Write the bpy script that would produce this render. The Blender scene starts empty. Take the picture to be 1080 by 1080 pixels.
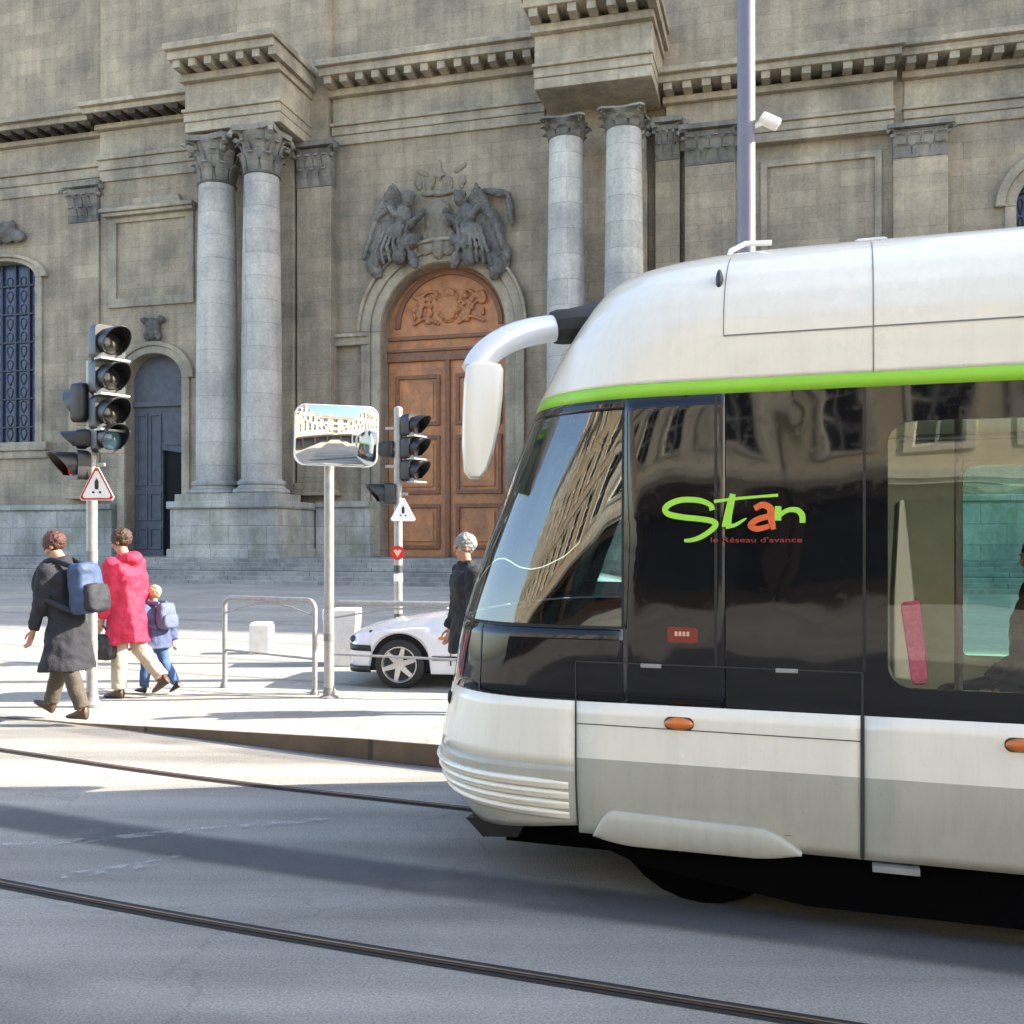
import bpy, bmesh, math, random
from math import sin, cos, pi, radians, sqrt, atan2
from mathutils import Vector, Matrix, noise
from mathutils.geometry import tessellate_polygon
random.seed(7)
SC = bpy.context.scene
COL = SC.collection

# ------------------------------------------------------------------ camera, sky, sun, exposure
FPX, HZ, EYE = 1060.0, 570.0, 1.65           # focal length and horizon in photo pixels, eye height
cam = bpy.data.cameras.new("camera"); camo = bpy.data.objects.new("camera", cam); COL.objects.link(camo)
camo.location = (0, 0, EYE); camo.rotation_euler = (radians(90), 0, 0)
cam.lens = 36 * FPX / 1080; cam.sensor_width = 36; cam.shift_y = (HZ - 540) / 1080
cam.clip_start = 0.05; cam.clip_end = 3000
SC.camera = camo
SUN_AZ, SUN_EL = 2.5, 31.0                    # degrees anticlockwise from +X, above horizon
W = bpy.data.worlds.new("World"); SC.world = W; W.use_nodes = True
nt = W.node_tree
sky = nt.nodes.new("ShaderNodeTexSky"); sky.sky_type = 'NISHITA'; sky.sun_disc = False
sky.sun_elevation = radians(SUN_EL); sky.sun_rotation = radians(90 - SUN_AZ)
sky.air_density = 1.0; sky.dust_density = 1.9; sky.ozone_density = 0.9
nt.links.new(sky.outputs[0], nt.nodes["Background"].inputs[0]); nt.nodes["Background"].inputs[1].default_value = 0.15
sl = bpy.data.lights.new("sun", 'SUN'); so = bpy.data.objects.new("sun", sl); COL.objects.link(so)
sl.energy = 4.3; sl.angle = radians(0.53); sl.color = (1.0, 0.93, 0.82)
_sd = Vector((cos(radians(SUN_EL)) * cos(radians(SUN_AZ)), cos(radians(SUN_EL)) * sin(radians(SUN_AZ)), sin(radians(SUN_EL))))
so.rotation_euler = (-_sd).to_track_quat('-Z', 'Y').to_euler(); so.location = (30, 5, 40)
SC.view_settings.view_transform = 'Standard'; SC.view_settings.look = 'None'
SC.view_settings.exposure = 2.07; SC.view_settings.gamma = 1.0
SC.cycles.max_bounces = 8; SC.cycles.transparent_max_bounces = 12

# ------------------------------------------------------------------ pixel helpers (photo pixel + true distance -> point)
def PT(px, py, d): return Vector(((px - 540) / FPX * d, d, EYE + (HZ - py) / FPX * d))
def GD(py, z=0.0): return (EYE - z) * FPX / (py - HZ)
def GP(px, py, z=0.0):
    d = GD(py, z); return Vector(((px - 540) / FPX * d, d, z))

# ------------------------------------------------------------------ materials
MATS = {}
def nodes(m): m.use_nodes = True; return m.node_tree.nodes, m.node_tree.links, m.node_tree.nodes["Principled BSDF"]
def mat(name, col, rough=0.6, metal=0.0, var=0.12, scale=6.0, bump=0.0, spec=0.5, coat=0.0, fine=60.0, tint=None):
    if name in MATS: return MATS[name]
    m = bpy.data.materials.new(name); N, L, B = nodes(m)
    tc = N.new("ShaderNodeTexCoord")
    n1 = N.new("ShaderNodeTexNoise"); n1.inputs["Scale"].default_value = scale; n1.inputs["Detail"].default_value = 8; n1.inputs["Roughness"].default_value = .65
    L.new(tc.outputs["Object"], n1.inputs["Vector"])
    r = N.new("ShaderNodeValToRGB"); e = r.color_ramp.elements
    c2 = tint if tint else col
    e[0].position = .3; e[0].color = tuple(max(0, c * (1 - var)) for c in c2) + (1,)
    e[1].position = .7; e[1].color = tuple(min(1, c * (1 + var)) for c in col) + (1,)
    L.new(n1.outputs["Fac"], r.inputs[0]); L.new(r.outputs[0], B.inputs["Base Color"])
    B.inputs["Metallic"].default_value = metal; B.inputs["Specular IOR Level"].default_value = spec
    mr = N.new("ShaderNodeMapRange"); mr.inputs["To Min"].default_value = max(0, rough - .08); mr.inputs["To Max"].default_value = min(1, rough + .08)
    L.new(n1.outputs["Fac"], mr.inputs["Value"]); L.new(mr.outputs[0], B.inputs["Roughness"])
    if coat: B.inputs["Coat Weight"].default_value = coat; B.inputs["Coat Roughness"].default_value = .04
    if bump:
        n2 = N.new("ShaderNodeTexNoise"); n2.inputs["Scale"].default_value = fine; n2.inputs["Detail"].default_value = 5
        L.new(tc.outputs["Object"], n2.inputs["Vector"])
        b = N.new("ShaderNodeBump"); b.inputs["Strength"].default_value = bump; b.inputs["Distance"].default_value = .02
        L.new(n2.outputs["Fac"], b.inputs["Height"]); L.new(b.outputs[0], B.inputs["Normal"])
    MATS[name] = m; return m

def stone(name, c1, c2, mortar, bw=1.1, bh=0.46, dirt=0.5, green=0.0, plane='XZ', bump=.5, offset=.5, msize=.012):
    """ashlar stone: courses of blocks, patches of soot, long rain streaks"""
    m = bpy.data.materials.new(name); N, L, B = nodes(m)
    tc = N.new("ShaderNodeTexCoord"); sp = N.new("ShaderNodeSeparateXYZ"); L.new(tc.outputs["Object"], sp.inputs[0])
    cb = N.new("ShaderNodeCombineXYZ")
    if plane == 'XZ':
        ad = N.new("ShaderNodeMath"); ad.operation = 'ADD'; L.new(sp.outputs[0], ad.inputs[0]); L.new(sp.outputs[1], ad.inputs[1])
        L.new(ad.outputs[0], cb.inputs[0]); L.new(sp.outputs[2], cb.inputs[1])
    else:
        L.new(sp.outputs[0], cb.inputs[0]); L.new(sp.outputs[1], cb.inputs[1])
    wn = N.new("ShaderNodeTexNoise"); wn.inputs["Scale"].default_value = 3; L.new(tc.outputs["Object"], wn.inputs["Vector"])
    wm = N.new("ShaderNodeVectorMath"); wm.operation = 'SCALE'; wm.inputs["Scale"].default_value = .02; L.new(wn.outputs["Color"], wm.inputs[0])
    wa = N.new("ShaderNodeVectorMath"); wa.operation = 'ADD'; L.new(cb.outputs[0], wa.inputs[0]); L.new(wm.outputs[0], wa.inputs[1])
    br = N.new("ShaderNodeTexBrick"); L.new(wa.outputs[0], br.inputs["Vector"])
    br.inputs["Scale"].default_value = 1; br.inputs["Brick Width"].default_value = bw; br.inputs["Row Height"].default_value = bh
    br.inputs["Mortar Size"].default_value = msize; br.inputs["Mortar Smooth"].default_value = .4; br.offset = offset
    br.inputs["Color1"].default_value = c1 + (1,); br.inputs["Color2"].default_value = c2 + (1,); br.inputs["Mortar"].default_value = mortar + (1,)
    # large stains
    n1 = N.new("ShaderNodeTexNoise"); n1.inputs["Scale"].default_value = .35; n1.inputs["Detail"].default_value = 9; n1.inputs["Roughness"].default_value = .68
    L.new(tc.outputs["Object"], n1.inputs["Vector"])
    r1 = N.new("ShaderNodeValToRGB"); r1.color_ramp.elements[0].position = .36; r1.color_ramp.elements[1].position = .66
    r1.color_ramp.elements[0].color = (1 - dirt,) * 3 + (1,); r1.color_ramp.elements[1].color = (1.12, 1.07, .98, 1)
    L.new(n1.outputs["Fac"], r1.inputs[0])
    # streaks
    mp = N.new("ShaderNodeMapping"); mp.inputs["Scale"].default_value = (2.2, 2.2, .12) if plane == 'XZ' else (.6, .6, .6)
    L.new(tc.outputs["Object"], mp.inputs[0])
    n2 = N.new("ShaderNodeTexNoise"); n2.inputs["Scale"].default_value = 1.3; n2.inputs["Detail"].default_value = 6; L.new(mp.outputs[0], n2.inputs["Vector"])
    r2 = N.new("ShaderNodeValToRGB"); r2.color_ramp.elements[0].position = .3; r2.color_ramp.elements[1].position = .62
    r2.color_ramp.elements[0].color = (1 - dirt * .5, 1 - dirt * .5, 1 - dirt * .5, 1); r2.color_ramp.elements[1].color = (1, 1, 1, 1)
    L.new(n2.outputs["Fac"], r2.inputs[0])
    n3 = N.new("ShaderNodeTexNoise"); n3.inputs["Scale"].default_value = 9; n3.inputs["Detail"].default_value = 6; L.new(tc.outputs["Object"], n3.inputs["Vector"])
    r3 = N.new("ShaderNodeValToRGB"); r3.color_ramp.elements[0].color = (.84, .84, .84, 1); r3.color_ramp.elements[1].color = (1.12, 1.12, 1.10, 1)
    r3.color_ramp.elements[0].position = .25; r3.color_ramp.elements[1].position = .75
    L.new(n3.outputs["Fac"], r3.inputs[0])
    prev = br.outputs["Color"]
    for r in (r1, r2, r3):
        mx = N.new("ShaderNodeMix"); mx.data_type = 'RGBA'; mx.blend_type = 'MULTIPLY'; mx.inputs[0].default_value = 1
        L.new(prev, mx.inputs[6]); L.new(r.outputs[0], mx.inputs[7]); prev = mx.outputs[2]
    if green:
        n4 = N.new("ShaderNodeTexNoise"); n4.inputs["Scale"].default_value = .8; n4.inputs["Detail"].default_value = 5; L.new(tc.outputs["Object"], n4.inputs["Vector"])
        r4 = N.new("ShaderNodeValToRGB"); r4.color_ramp.elements[0].position = .5; r4.color_ramp.elements[1].position = .68
        r4.color_ramp.elements[0].color = (0, 0, 0, 1); r4.color_ramp.elements[1].color = (green,) * 3 + (1,); L.new(n4.outputs["Fac"], r4.inputs[0])
        mx = N.new("ShaderNodeMix"); mx.data_type = 'RGBA'; L.new(r4.outputs[0], mx.inputs[0]); L.new(prev, mx.inputs[6]); mx.inputs[7].default_value = (.10, .14, .05, 1); prev = mx.outputs[2]
    L.new(prev, B.inputs["Base Color"]); B.inputs["Roughness"].default_value = .88; B.inputs["Specular IOR Level"].default_value = .25
    bp = N.new("ShaderNodeBump"); bp.inputs["Strength"].default_value = bump; bp.inputs["Distance"].default_value = .03
    hm = N.new("ShaderNodeMath"); hm.operation = 'SUBTRACT'; L.new(n3.outputs["Fac"], hm.inputs[0]); L.new(br.outputs["Fac"], hm.inputs[1])
    L.new(hm.outputs[0], bp.inputs["Height"]); L.new(bp.outputs[0], B.inputs["Normal"])
    MATS[name] = m; return m

def glass(name, tint, rough=0.0, refl=1.0, ior=1.5):
    """tinted pane: see-through colour filter with mirror reflection by angle"""
    m = bpy.data.materials.new(name); N, L, B = nodes(m); N.remove(B); out = N["Material Output"]
    t = N.new("ShaderNodeBsdfTransparent"); t.inputs[0].default_value = tint + (1,)
    g = N.new("ShaderNodeBsdfGlossy"); g.inputs["Roughness"].default_value = rough; g.inputs["Color"].default_value = (refl, refl, refl, 1)
    f = N.new("ShaderNodeFresnel"); f.inputs[0].default_value = ior
    tc = N.new("ShaderNodeTexCoord"); n = N.new("ShaderNodeTexNoise"); n.inputs["Scale"].default_value = 2.2; n.inputs["Detail"].default_value = 1; L.new(tc.outputs["Object"], n.inputs["Vector"])
    b = N.new("ShaderNodeBump"); b.inputs["Strength"].default_value = .12; b.inputs["Distance"].default_value = .02; L.new(n.outputs["Fac"], b.inputs["Height"])
    L.new(b.outputs[0], g.inputs["Normal"])
    mx = N.new("ShaderNodeMixShader"); L.new(f.outputs[0], mx.inputs[0]); L.new(t.outputs[0], mx.inputs[1]); L.new(g.outputs[0], mx.inputs[2]); L.new(mx.outputs[0], out.inputs[0])
    MATS[name] = m; return m

def black_glass(name, col=(.006, .006, .007)):
    m = bpy.data.materials.new(name); N, L, B = nodes(m)
    B.inputs["Base Color"].default_value = col + (1,); B.inputs["Roughness"].default_value = .03; B.inputs["Specular IOR Level"].default_value = .55
    tc = N.new("ShaderNodeTexCoord"); n = N.new("ShaderNodeTexNoise"); n.inputs["Scale"].default_value = 2.1; n.inputs["Detail"].default_value = 1.5; L.new(tc.outputs["Object"], n.inputs["Vector"])
    b = N.new("ShaderNodeBump"); b.inputs["Strength"].default_value = .2; b.inputs["Distance"].default_value = .03; L.new(n.outputs["Fac"], b.inputs["Height"]); L.new(b.outputs[0], B.inputs["Normal"])
    d = N.new("ShaderNodeTexNoise"); d.inputs["Scale"].default_value = 30; d.inputs["Detail"].default_value = 6; L.new(tc.outputs["Object"], d.inputs["Vector"])
    mr = N.new("ShaderNodeMapRange"); mr.inputs["From Min"].default_value = .55; mr.inputs["From Max"].default_value = .8; mr.inputs["To Min"].default_value = .035; mr.inputs["To Max"].default_value = .14; L.new(d.outputs["Fac"], mr.inputs[0]); L.new(mr.outputs[0], B.inputs["Roughness"])
    MATS[name] = m; return m

stone('wall_stone', (.44, .375, .283), (.365, .31, .235), (.31, .265, .20), bw=1.7, bh=.62, dirt=.44, bump=.35)
stone('trim_stone', (.47, .415, .325), (.42, .37, .29), (.36, .315, .245), bw=1.9, bh=.8, dirt=.45, msize=.008)
stone('column_stone', (.56, .545, .51), (.46, .45, .42), (.34, .33, .30), bw=9.0, bh=.95, dirt=.38, msize=.012)
stone('base_stone', (.50, .495, .465), (.41, .405, .385), (.22, .21, .19), bw=1.7, bh=.75, dirt=.42, green=.4)
stone('capital_stone', (.33, .32, .29), (.24, .235, .22), (.2, .2, .2), bw=2, bh=.5, dirt=.65)
stone('soot_stone', (.30, .285, .26), (.21, .205, .195), (.15, .15, .15), bw=4, bh=3, dirt=.65)
stone('step_stone', (.38, .38, .365), (.31, .31, .30), (.10, .10, .09), bw=1.8, bh=.5, dirt=.4)
stone('paving_light', (.36, .35, .325), (.335, .325, .30), (.27, .26, .24), bw=.62, bh=.42, dirt=.22, plane='XY', bump=.15, msize=.008)
stone('paving_square', (.36, .35, .325), (.31, .30, .285), (.2, .19, .18), bw=.3, bh=.2, dirt=.25, plane='XY', bump=.2, msize=.012)
stone('kerb_stone', (.17, .125, .085), (.135, .10, .07), (.07, .06, .05), bw=1.0, bh=.9, dirt=.35, bump=.3)

def asphalt():
    m = bpy.data.materials.new('asphalt'); N, L, B = nodes(m)
    tc = N.new("ShaderNodeTexCoord")
    n1 = N.new("ShaderNodeTexNoise"); n1.inputs["Scale"].default_value = .55; n1.inputs["Detail"].default_value = 8; n1.inputs["Roughness"].default_value = .6
    n2 = N.new("ShaderNodeTexNoise"); n2.inputs["Scale"].default_value = 90; n2.inputs["Detail"].default_value = 4
    v = N.new("ShaderNodeTexVoronoi"); v.inputs["Scale"].default_value = 140
    mp = N.new("ShaderNodeMapping"); mp.inputs["Rotation"].default_value = (0, 0, radians(22)); mp.inputs["Scale"].default_value = (.18, 2.2, 1)
    L.new(tc.outputs["Object"], mp.inputs[0])
    n3 = N.new("ShaderNodeTexNoise"); n3.inputs["Scale"].default_value = 1.0; n3.inputs["Detail"].default_value = 5; L.new(mp.outputs[0], n3.inputs["Vector"])
    for n in (n1, n2, v): L.new(tc.outputs["Object"], n.inputs["Vector"])
    r = N.new("ShaderNodeValToRGB"); r.color_ramp.elements[0].position = .3; r.color_ramp.elements[1].position = .7
    r.color_ramp.elements[0].color = (.225, .212, .187, 1); r.color_ramp.elements[1].color = (.32, .30, .262, 1); L.new(n1.outputs["Fac"], r.inputs[0])
    prev = r.outputs[0]
    for src, lo, hi, p0, p1 in ((n3.outputs["Fac"], .72, 1.12, .35, .65), (n2.outputs["Fac"], .75, 1.25, .3, .7), (v.outputs["Distance"], .8, 1.1, .0, .6)):
        rr = N.new("ShaderNodeValToRGB"); rr.color_ramp.elements[0].position = p0; rr.color_ramp.elements[1].position = p1
        rr.color_ramp.elements[0].color = (lo, lo, lo, 1); rr.color_ramp.elements[1].color = (hi, hi, hi, 1); L.new(src, rr.inputs[0])
        mx = N.new("ShaderNodeMix"); mx.data_type = 'RGBA'; mx.blend_type = 'MULTIPLY'; mx.inputs[0].default_value = 1
        L.new(prev, mx.inputs[6]); L.new(rr.outputs[0], mx.inputs[7]); prev = mx.outputs[2]
    cv = N.new("ShaderNodeTexVoronoi"); cv.feature = 'DISTANCE_TO_EDGE'; cv.inputs["Scale"].default_value = .33
    cd = N.new("ShaderNodeVectorMath"); cd.operation = 'ADD'; cn = N.new("ShaderNodeTexNoise"); cn.inputs["Scale"].default_value = 1.6; cn.inputs["Detail"].default_value = 7
    L.new(tc.outputs["Object"], cn.inputs["Vector"]); L.new(tc.outputs["Object"], cd.inputs[0]); L.new(cn.outputs["Color"], cd.inputs[1]); L.new(cd.outputs[0], cv.inputs["Vector"])
    cr = N.new("ShaderNodeValToRGB"); cr.color_ramp.elements[0].color = (.55, .55, .55, 1); cr.color_ramp.elements[1].position = .006; cr.color_ramp.elements[1].color = (1, 1, 1, 1); L.new(cv.outputs["Distance"], cr.inputs[0])
    mx = N.new("ShaderNodeMix"); mx.data_type = 'RGBA'; mx.blend_type = 'MULTIPLY'; mx.inputs[0].default_value = .4; L.new(prev, mx.inputs[6]); L.new(cr.outputs[0], mx.inputs[7]); prev = mx.outputs[2]
    L.new(prev, B.inputs["Base Color"]); B.inputs["Roughness"].default_value = .82; B.inputs["Specular IOR Level"].default_value = .3
    b = N.new("ShaderNodeBump"); b.inputs["Strength"].default_value = .35; b.inputs["Distance"].default_value = .01; L.new(v.outputs["Distance"], b.inputs["Height"]); L.new(b.outputs[0], B.inputs["Normal"])
    MATS['asphalt'] = m
asphalt()
def worn(name, col, thr0=.42, thr1=.62, alpha=.8, scale=3.0):
    """thin worn mark: colour broken up by noise so that the road shows through"""
    m = bpy.data.materials.new(name); N, L, B = nodes(m)
    tc = N.new("ShaderNodeTexCoord"); n = N.new("ShaderNodeTexNoise"); n.inputs["Scale"].default_value = scale; n.inputs["Detail"].default_value = 8; L.new(tc.outputs["Object"], n.inputs["Vector"])
    mr = N.new("ShaderNodeMapRange"); mr.inputs["From Min"].default_value = thr0; mr.inputs["From Max"].default_value = thr1; mr.inputs["To Max"].default_value = alpha
    L.new(n.outputs["Fac"], mr.inputs[0])
    at = N.new("ShaderNodeVertexColor"); at.layer_name = "edge"
    ml = N.new("ShaderNodeMath"); ml.operation = 'MULTIPLY'; L.new(mr.outputs[0], ml.inputs[0]); L.new(at.outputs["Color"], ml.inputs[1])
    L.new(ml.outputs[0], B.inputs["Alpha"]); B.inputs["Base Color"].default_value = col + (1,); B.inputs["Roughness"].default_value = .8
    MATS[name] = m
worn('tyre_wear', (.085, .085, .088), .1, .5, .66, 1.2)
worn('faint_wear', (.13, .13, .132), .3, .7, .35, 1.5)
worn('old_paint', (.5, .5, .48), .45, .6, .35, 14)

mat('cream_paint', (.83, .775, .64), .26, var=.03, scale=1.5, coat=.6)
mat('grey_paint', (.43, .41, .33), .38, var=.06, scale=2.5, coat=.3)
mat('fairing_paint', (.43, .41, .335), .3, var=.04, coat=.4)
mat('green_paint', (.30, .62, .035), .35, var=.05)
mat('green_print', (.36, .74, .06), .4, var=.03)
mat('orange_print', (.75, .13, .03), .4, var=.2, scale=40)
mat('red_print', (.35, .03, .03), .4, var=.1)
mat('red_plate', (.22, .03, .015), .4, var=.15)
mat('pale_print', (.7, .45, .3), .4)
mat('seam', (.03, .03, .028), .7)
mat('rubber', (.018, .018, .018), .75, var=.2, bump=.2)
mat('underbody_shade', (.003, .003, .003), .95, spec=0.0)  # shade under the tram put into the colour of underframe and wheels
mat('black_plastic', (.012, .012, .013), .42, var=.2)
mat('dark_metal', (.06, .06, .062), .5, .3)
mat('silver_paint', (.68, .68, .70), .25, .15, var=.03, coat=.5)
mat('steel', (.42, .41, .39), .35, .9, var=.15, scale=12)
mat('galvanised', (.34, .335, .32), .45, .5, var=.18, scale=14)
mat('rail_steel', (.10, .065, .045), .5, .5, var=.3, scale=20)
mat('groove_dark', (.015, .013, .012), .8)
mat('mirror_face', (.92, .92, .90), .01, 1.0, var=.01)
mat('base_grey', (.20, .195, .185), .6, .2, var=.25, scale=12)
mat('white_enamel', (.78, .76, .70), .4, var=.05)
mat('sign_red', (.50, .02, .015), .4)
mat('sign_black', (.015, .015, .015), .5)
mat('lens_dark', (.02, .018, .016), .12, var=.1)
mat('lens_teal', (.06, .13, .17), .1, var=.1)
mat('concrete_white', (.66, .64, .58), .8, var=.12, scale=8, bump=.3)
mat('oak_door', (.50, .20, .07), .55, var=.22, scale=2, bump=.3, fine=18, tint=(.36, .16, .07))
mat('oak_dark', (.22, .10, .048), .6, var=.25, scale=5, bump=.3)
mat('blue_door', (.085, .09, .105), .7, var=.25, scale=3, bump=.2)
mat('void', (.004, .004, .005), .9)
mat('leaded_glass', (.018, .028, .075), .3, var=.5, scale=7)
mat('iron', (.04, .045, .06), .6, .2)
mat('slate', (.07, .075, .085), .55, var=.3, scale=9)
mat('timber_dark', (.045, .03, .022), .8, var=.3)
mat('skin', (.42, .22, .145), .5, var=.08, scale=20)
mat('hair_brown', (.055, .027, .014), .6, var=.35, scale=60, bump=.6, fine=90)
mat('hair_grey', (.21, .20, .185), .6, var=.2, scale=60, bump=.6, fine=90)
mat('hair_auburn', (.075, .025, .013), .55, var=.35, scale=60, bump=.6, fine=90)
mat('hair_fair', (.5, .38, .2), .6, var=.2, scale=60, bump=.6, fine=90)
mat('coat_charcoal', (.014, .0145, .02), .85, var=.25, scale=12, bump=.35, fine=70)
mat('coat_black', (.006, .006, .007), .8, var=.3, scale=12, bump=.3)
mat('coat_red', (.46, .014, .05), .75, var=.18, scale=9, bump=.35, fine=50)
mat('coat_blue', (.06, .08, .16), .8, var=.2, scale=14, bump=.3)
mat('trousers_brown', (.075, .06, .042), .85, var=.2, scale=14, bump=.3)
mat('trousers_cream', (.40, .34, .26), .85, var=.1, scale=14, bump=.2)
mat('jeans', (.06, .11, .24), .85, var=.25, scale=16, bump=.25)
mat('leather_black', (.012, .012, .013), .4, var=.3, bump=.2)
mat('leather_brown', (.06, .032, .02), .5, var=.3)
mat('pack_blue', (.035, .062, .13), .65, var=.2, scale=9, bump=.3)
mat('pack_pale', (.09, .11, .18), .7, var=.15, scale=9, bump=.3)
mat('pack_grey', (.015, .016, .021), .75, var=.2, scale=9, bump=.3)
mat('car_white', (.72, .74, .80), .22, .05, var=.02, coat=.8)
mat('car_silver', (.55, .55, .56), .3, .8, var=.05)
mat('interior_pale', (.86, .88, .76), .7, var=.08)
mat('interior_floor', (.45, .44, .40), .7, var=.2)
mat('interior_dark', (.035, .03, .028), .8, var=.2)
mat('seat_pink', (.90, .16, .34), .8, var=.35, scale=55, bump=.2)
mat('plaster_cream', (.70, .60, .42), .85, var=.1, scale=1.2, bump=.15)
mat('plaster_ochre', (.66, .52, .32), .85, var=.1, scale=1.2, bump=.15)
mat('plaster_pale', (.74, .68, .54), .85, var=.08, scale=1.2, bump=.15)
mat('ashlar_trim', (.62, .58, .48), .8, var=.1)
mat('shop_brown', (.05, .03, .022), .5, var=.2)
mat('shutter_grey', (.36, .38, .38), .6, var=.1)
mat('roof_tile', (.22, .10, .065), .8, var=.25, scale=5, bump=.4, fine=14)
mat('amber', (.62, .15, .02), .2, var=.15, coat=.5)
black_glass('tram_black'); black_glass('house_glass', (.02, .025, .03))
glass('windscreen_glass', (.55, .72, .66), ior=2.05); glass('side_glass', (.98, 1.0, .96), ior=1.55); glass('teal_glass', (.58, .86, .80)); glass('car_glass', (.25, .3, .3))

# ------------------------------------------------------------------ mesh helpers
def grime(name, amount, col=(.20, .17, .125)):
    """road film on paint: thin vertical runs and specks"""
    m = MATS[name]; N, L = m.node_tree.nodes, m.node_tree.links; B = N["Principled BSDF"]; src = B.inputs["Base Color"].links[0].from_socket
    tc = N.new("ShaderNodeTexCoord"); mp = N.new("ShaderNodeMapping"); mp.inputs["Scale"].default_value = (9, 9, .9); L.new(tc.outputs["Object"], mp.inputs[0])
    n = N.new("ShaderNodeTexNoise"); n.inputs["Scale"].default_value = 2.0; n.inputs["Detail"].default_value = 9; n.inputs["Roughness"].default_value = .7; L.new(mp.outputs[0], n.inputs["Vector"])
    n2 = N.new("ShaderNodeTexNoise"); n2.inputs["Scale"].default_value = 70; n2.inputs["Detail"].default_value = 3; L.new(tc.outputs["Object"], n2.inputs["Vector"])
    r1 = N.new("ShaderNodeMapRange"); r1.inputs["From Min"].default_value = .46; r1.inputs["From Max"].default_value = .78; r1.inputs["To Max"].default_value = amount; L.new(n.outputs["Fac"], r1.inputs[0])
    r2 = N.new("ShaderNodeMapRange"); r2.inputs["From Min"].default_value = .66; r2.inputs["From Max"].default_value = .74; r2.inputs["To Max"].default_value = amount*.9; L.new(n2.outputs["Fac"], r2.inputs[0])
    ad = N.new("ShaderNodeMath"); ad.operation = 'ADD'; ad.use_clamp = True; L.new(r1.outputs[0], ad.inputs[0]); L.new(r2.outputs[0], ad.inputs[1])
    mx = N.new("ShaderNodeMix"); mx.data_type = 'RGBA'; L.new(ad.outputs[0], mx.inputs[0]); L.new(src, mx.inputs[6]); mx.inputs[7].default_value = col + (1,); L.new(mx.outputs[2], B.inputs["Base Color"])
for _n, _a in (('cream_paint', .11), ('grey_paint', .28), ('fairing_paint', .25), ('silver_paint', .10), ('galvanised', .35), ('car_white', .12)): grime(_n, _a)

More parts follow.
